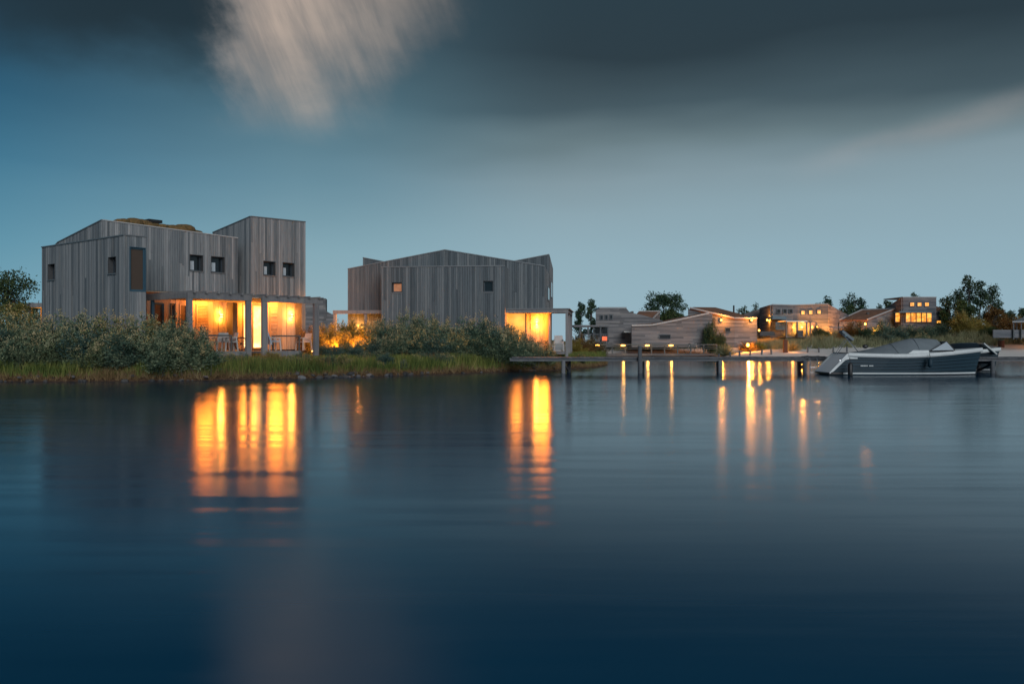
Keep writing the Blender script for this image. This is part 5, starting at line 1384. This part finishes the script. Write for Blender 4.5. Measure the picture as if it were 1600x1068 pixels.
# ------------------------------------------------------------------ grass along the bank
def inland(x, y):
    d2 = np.empty(len(x))
    for i in range(0, len(x), 4000):
        d2[i:i + 4000] = ((x[i:i + 4000, None] - dense[None, :, 0]) ** 2 + (y[i:i + 4000, None] - dense[None, :, 1]) ** 2).min(1)
    d = np.sqrt(d2); return np.where(y > np.interp(x, shx, shy), d, -d)
def grass(name, n, x0, x1, dmin, dmax, hmin, hmax, wd, mt, seed, label, lean=.35, ylim=62, dens=None, cap=None):
    r = np.random.default_rng(seed); x = r.uniform(x0, x1, n); y = np.interp(x, shx, shy) + r.uniform(dmin, dmax * 1.7, n)
    d = inland(x, y); ok = (d > dmin) & (d < dmax) & (y < ylim)
    if dens is not None: ok &= r.uniform(0, 1, n) < np.clip(vnoise(x, y, dens, seed) * 1.8 - .25, .05, 1)
    x, y = x[ok], y[ok]; z = height(x, y) - .02
    hv = r.uniform(hmin, hmax, len(x)) * (.35 + 1.3 * vnoise(x, y, .8, seed + 1))
    if cap: hv = np.minimum(hv, np.maximum(.10, cap - z + (vnoise(x, y, .5, 8) - .5) * .25))
    V = blades(np.column_stack([x, y, z]), hv, np.full(len(x), wd) * r.uniform(.6, 1.3, len(x)), r, lean)
    return tag(link(name, quad_mesh(name, V, M[mt])), label, 'grass', kind='stuff')
grass('bank_grass', 74000, -26, 6.9, .2, 2.4, .20, .60, .030, 'grass_blade', 41, 'tall green bank grass along the waterline', .5, cap=.84)
grass('lawn_grass', 42000, -26, 6.9, 2.0, 11, .06, .14, .03, 'grass_blade', 42, 'shorter green grass behind the bank shrubs')
grass('dry_reed', 26000, -26, 7.0, -.05, .55, .08, .26, .022, 'reed_dry', 43, 'dry red-brown grass stems at the water edge', .8)
grass('seed_grass', 9000, -26, 6.9, .6, 2.2, .4, .72, .02, 'reed_dry', 44, 'scattered pale seed stalks standing above the bank grass', .25, dens=2.0, cap=.98)
# marram tussocks on the far dunes
r = np.random.default_rng(77); N = 2300
cx_ = r.uniform(6, 66, N); cy_ = r.uniform(77, 94, N)
ok = (vnoise(cx_, cy_, 4.0, 21) > .30) & (height(cx_, cy_) > np.where(cx_ < 17, .5, .72)); cx_, cy_ = cx_[ok], cy_[ok]
k = 42; bx0 = np.repeat(cx_, k) + r.normal(size=len(cx_) * k) * .22; by0 = np.repeat(cy_, k) + r.normal(size=len(cx_) * k) * .22
hv = np.repeat(r.uniform(.45, .95, len(cx_)), k) * r.uniform(.6, 1.1, len(bx0))
V = blades(np.column_stack([bx0, by0, height(bx0, by0) - .05]), hv, r.uniform(.02, .05, len(bx0)), r, .75)
tag(link('dune_grass', quad_mesh('dune_grass', V, M['dune_blade'])), 'straw-coloured marram grass covering the far dunes', 'grass', kind='stuff')
# round lit tussocks on the beach
def tussock(label, px, Y, rad, n, mt, seed):
    r = np.random.default_rng(seed); x = xat(px, Y); z = hgt1(x, Y); d = unit(r.normal(size=(n, 3))); d[:, 2] = np.abs(d[:, 2]) * .9 + .08; d = unit(d)
    L_ = rad * r.uniform(.35, 1.2, n)[:, None]; b0 = d * rad * .15; s = unit(np.cross(d, r.normal(size=(n, 3)))) * .022
    V = np.stack([b0 - s, b0 + s, b0 + d * L_ + s * .2, b0 + d * L_ - s * .2], 1)
    t = tag(empty('grass_tussock', (x, Y, z)), label, 'tussock', 'round tussocks on the beach'); tag(link('blades', quad_mesh('blades', V, M[mt]), None, t), kind='stuff')
tussock('round rust tussock lit from within by the ground spotlight', 1169, 79.3, .95, 900, 'rust_leaf', 1); tussock('round straw tussock beside the rust-red steel pillar', 1239, 76.2, .75, 900, 'dune_blade', 2)
tussock('pale rounded tussock between the beach posts and the footbridge end', 1133, 77.5, .95, 1000, 'dune_blade', 3); tussock('dark rounded tussock behind the rust-lit one', 1186, 80.2, .7, 900, 'grass_blade', 4)

# ------------------------------------------------------------------ shore stones, part of the bank
sm = []
for k in range(5):
    bm = bmesh.new(); bmesh.ops.create_icosphere(bm, subdivisions=2, radius=1.0); rs = random.Random(k)
    dirs = [Vector((rs.gauss(0, 1), rs.gauss(0, 1), rs.gauss(0, 1))).normalized() for _ in range(7)]
    for v in bm.verts:
        n_ = v.co.normalized(); v.co *= 1 - .32 * max(max(0, n_.dot(d) - .55) * 1.8 for d in dirs); v.co *= 1 + rs.uniform(-.05, .05)
    me = bpy.data.meshes.new('stone'); bm.to_mesh(me); bm.free(); me.materials.append(M['stone']); sm.append(me)
rs = random.Random(3)
spots = []
for i in range(150):
    px = rs.uniform(-10, 900); dense_here = (0 < px < 130) or (270 < px < 330) or (420 < px < 640) or (810 < px < 850)
    if dense_here or rs.random() < .35: spots.append(px)
for px in spots:
    yy = np.interp(px, [q[0] for q in shore_px[:14]], [q[1] for q in shore_px[:14]]); Yp = CAMH * F / (yy - HZ) + rs.uniform(-.25, .25); x = xat(px, Yp)
    o = bpy.data.objects.new('stone', sm[rs.randrange(5)]); COL.objects.link(o); o.parent = ground
    s = rs.uniform(.035, .13) * (1.25 if 420 < px < 640 else .85); o.scale = (s * rs.uniform(1, 1.9), s * rs.uniform(.8, 1.3), s * rs.uniform(.5, .9)); o.rotation_euler = (rs.uniform(-.3, .3), rs.uniform(-.3, .3), rs.uniform(0, 6.28))
    o.location = (x, Yp, max(0.0, hgt1(x, Yp)) + s * .12)
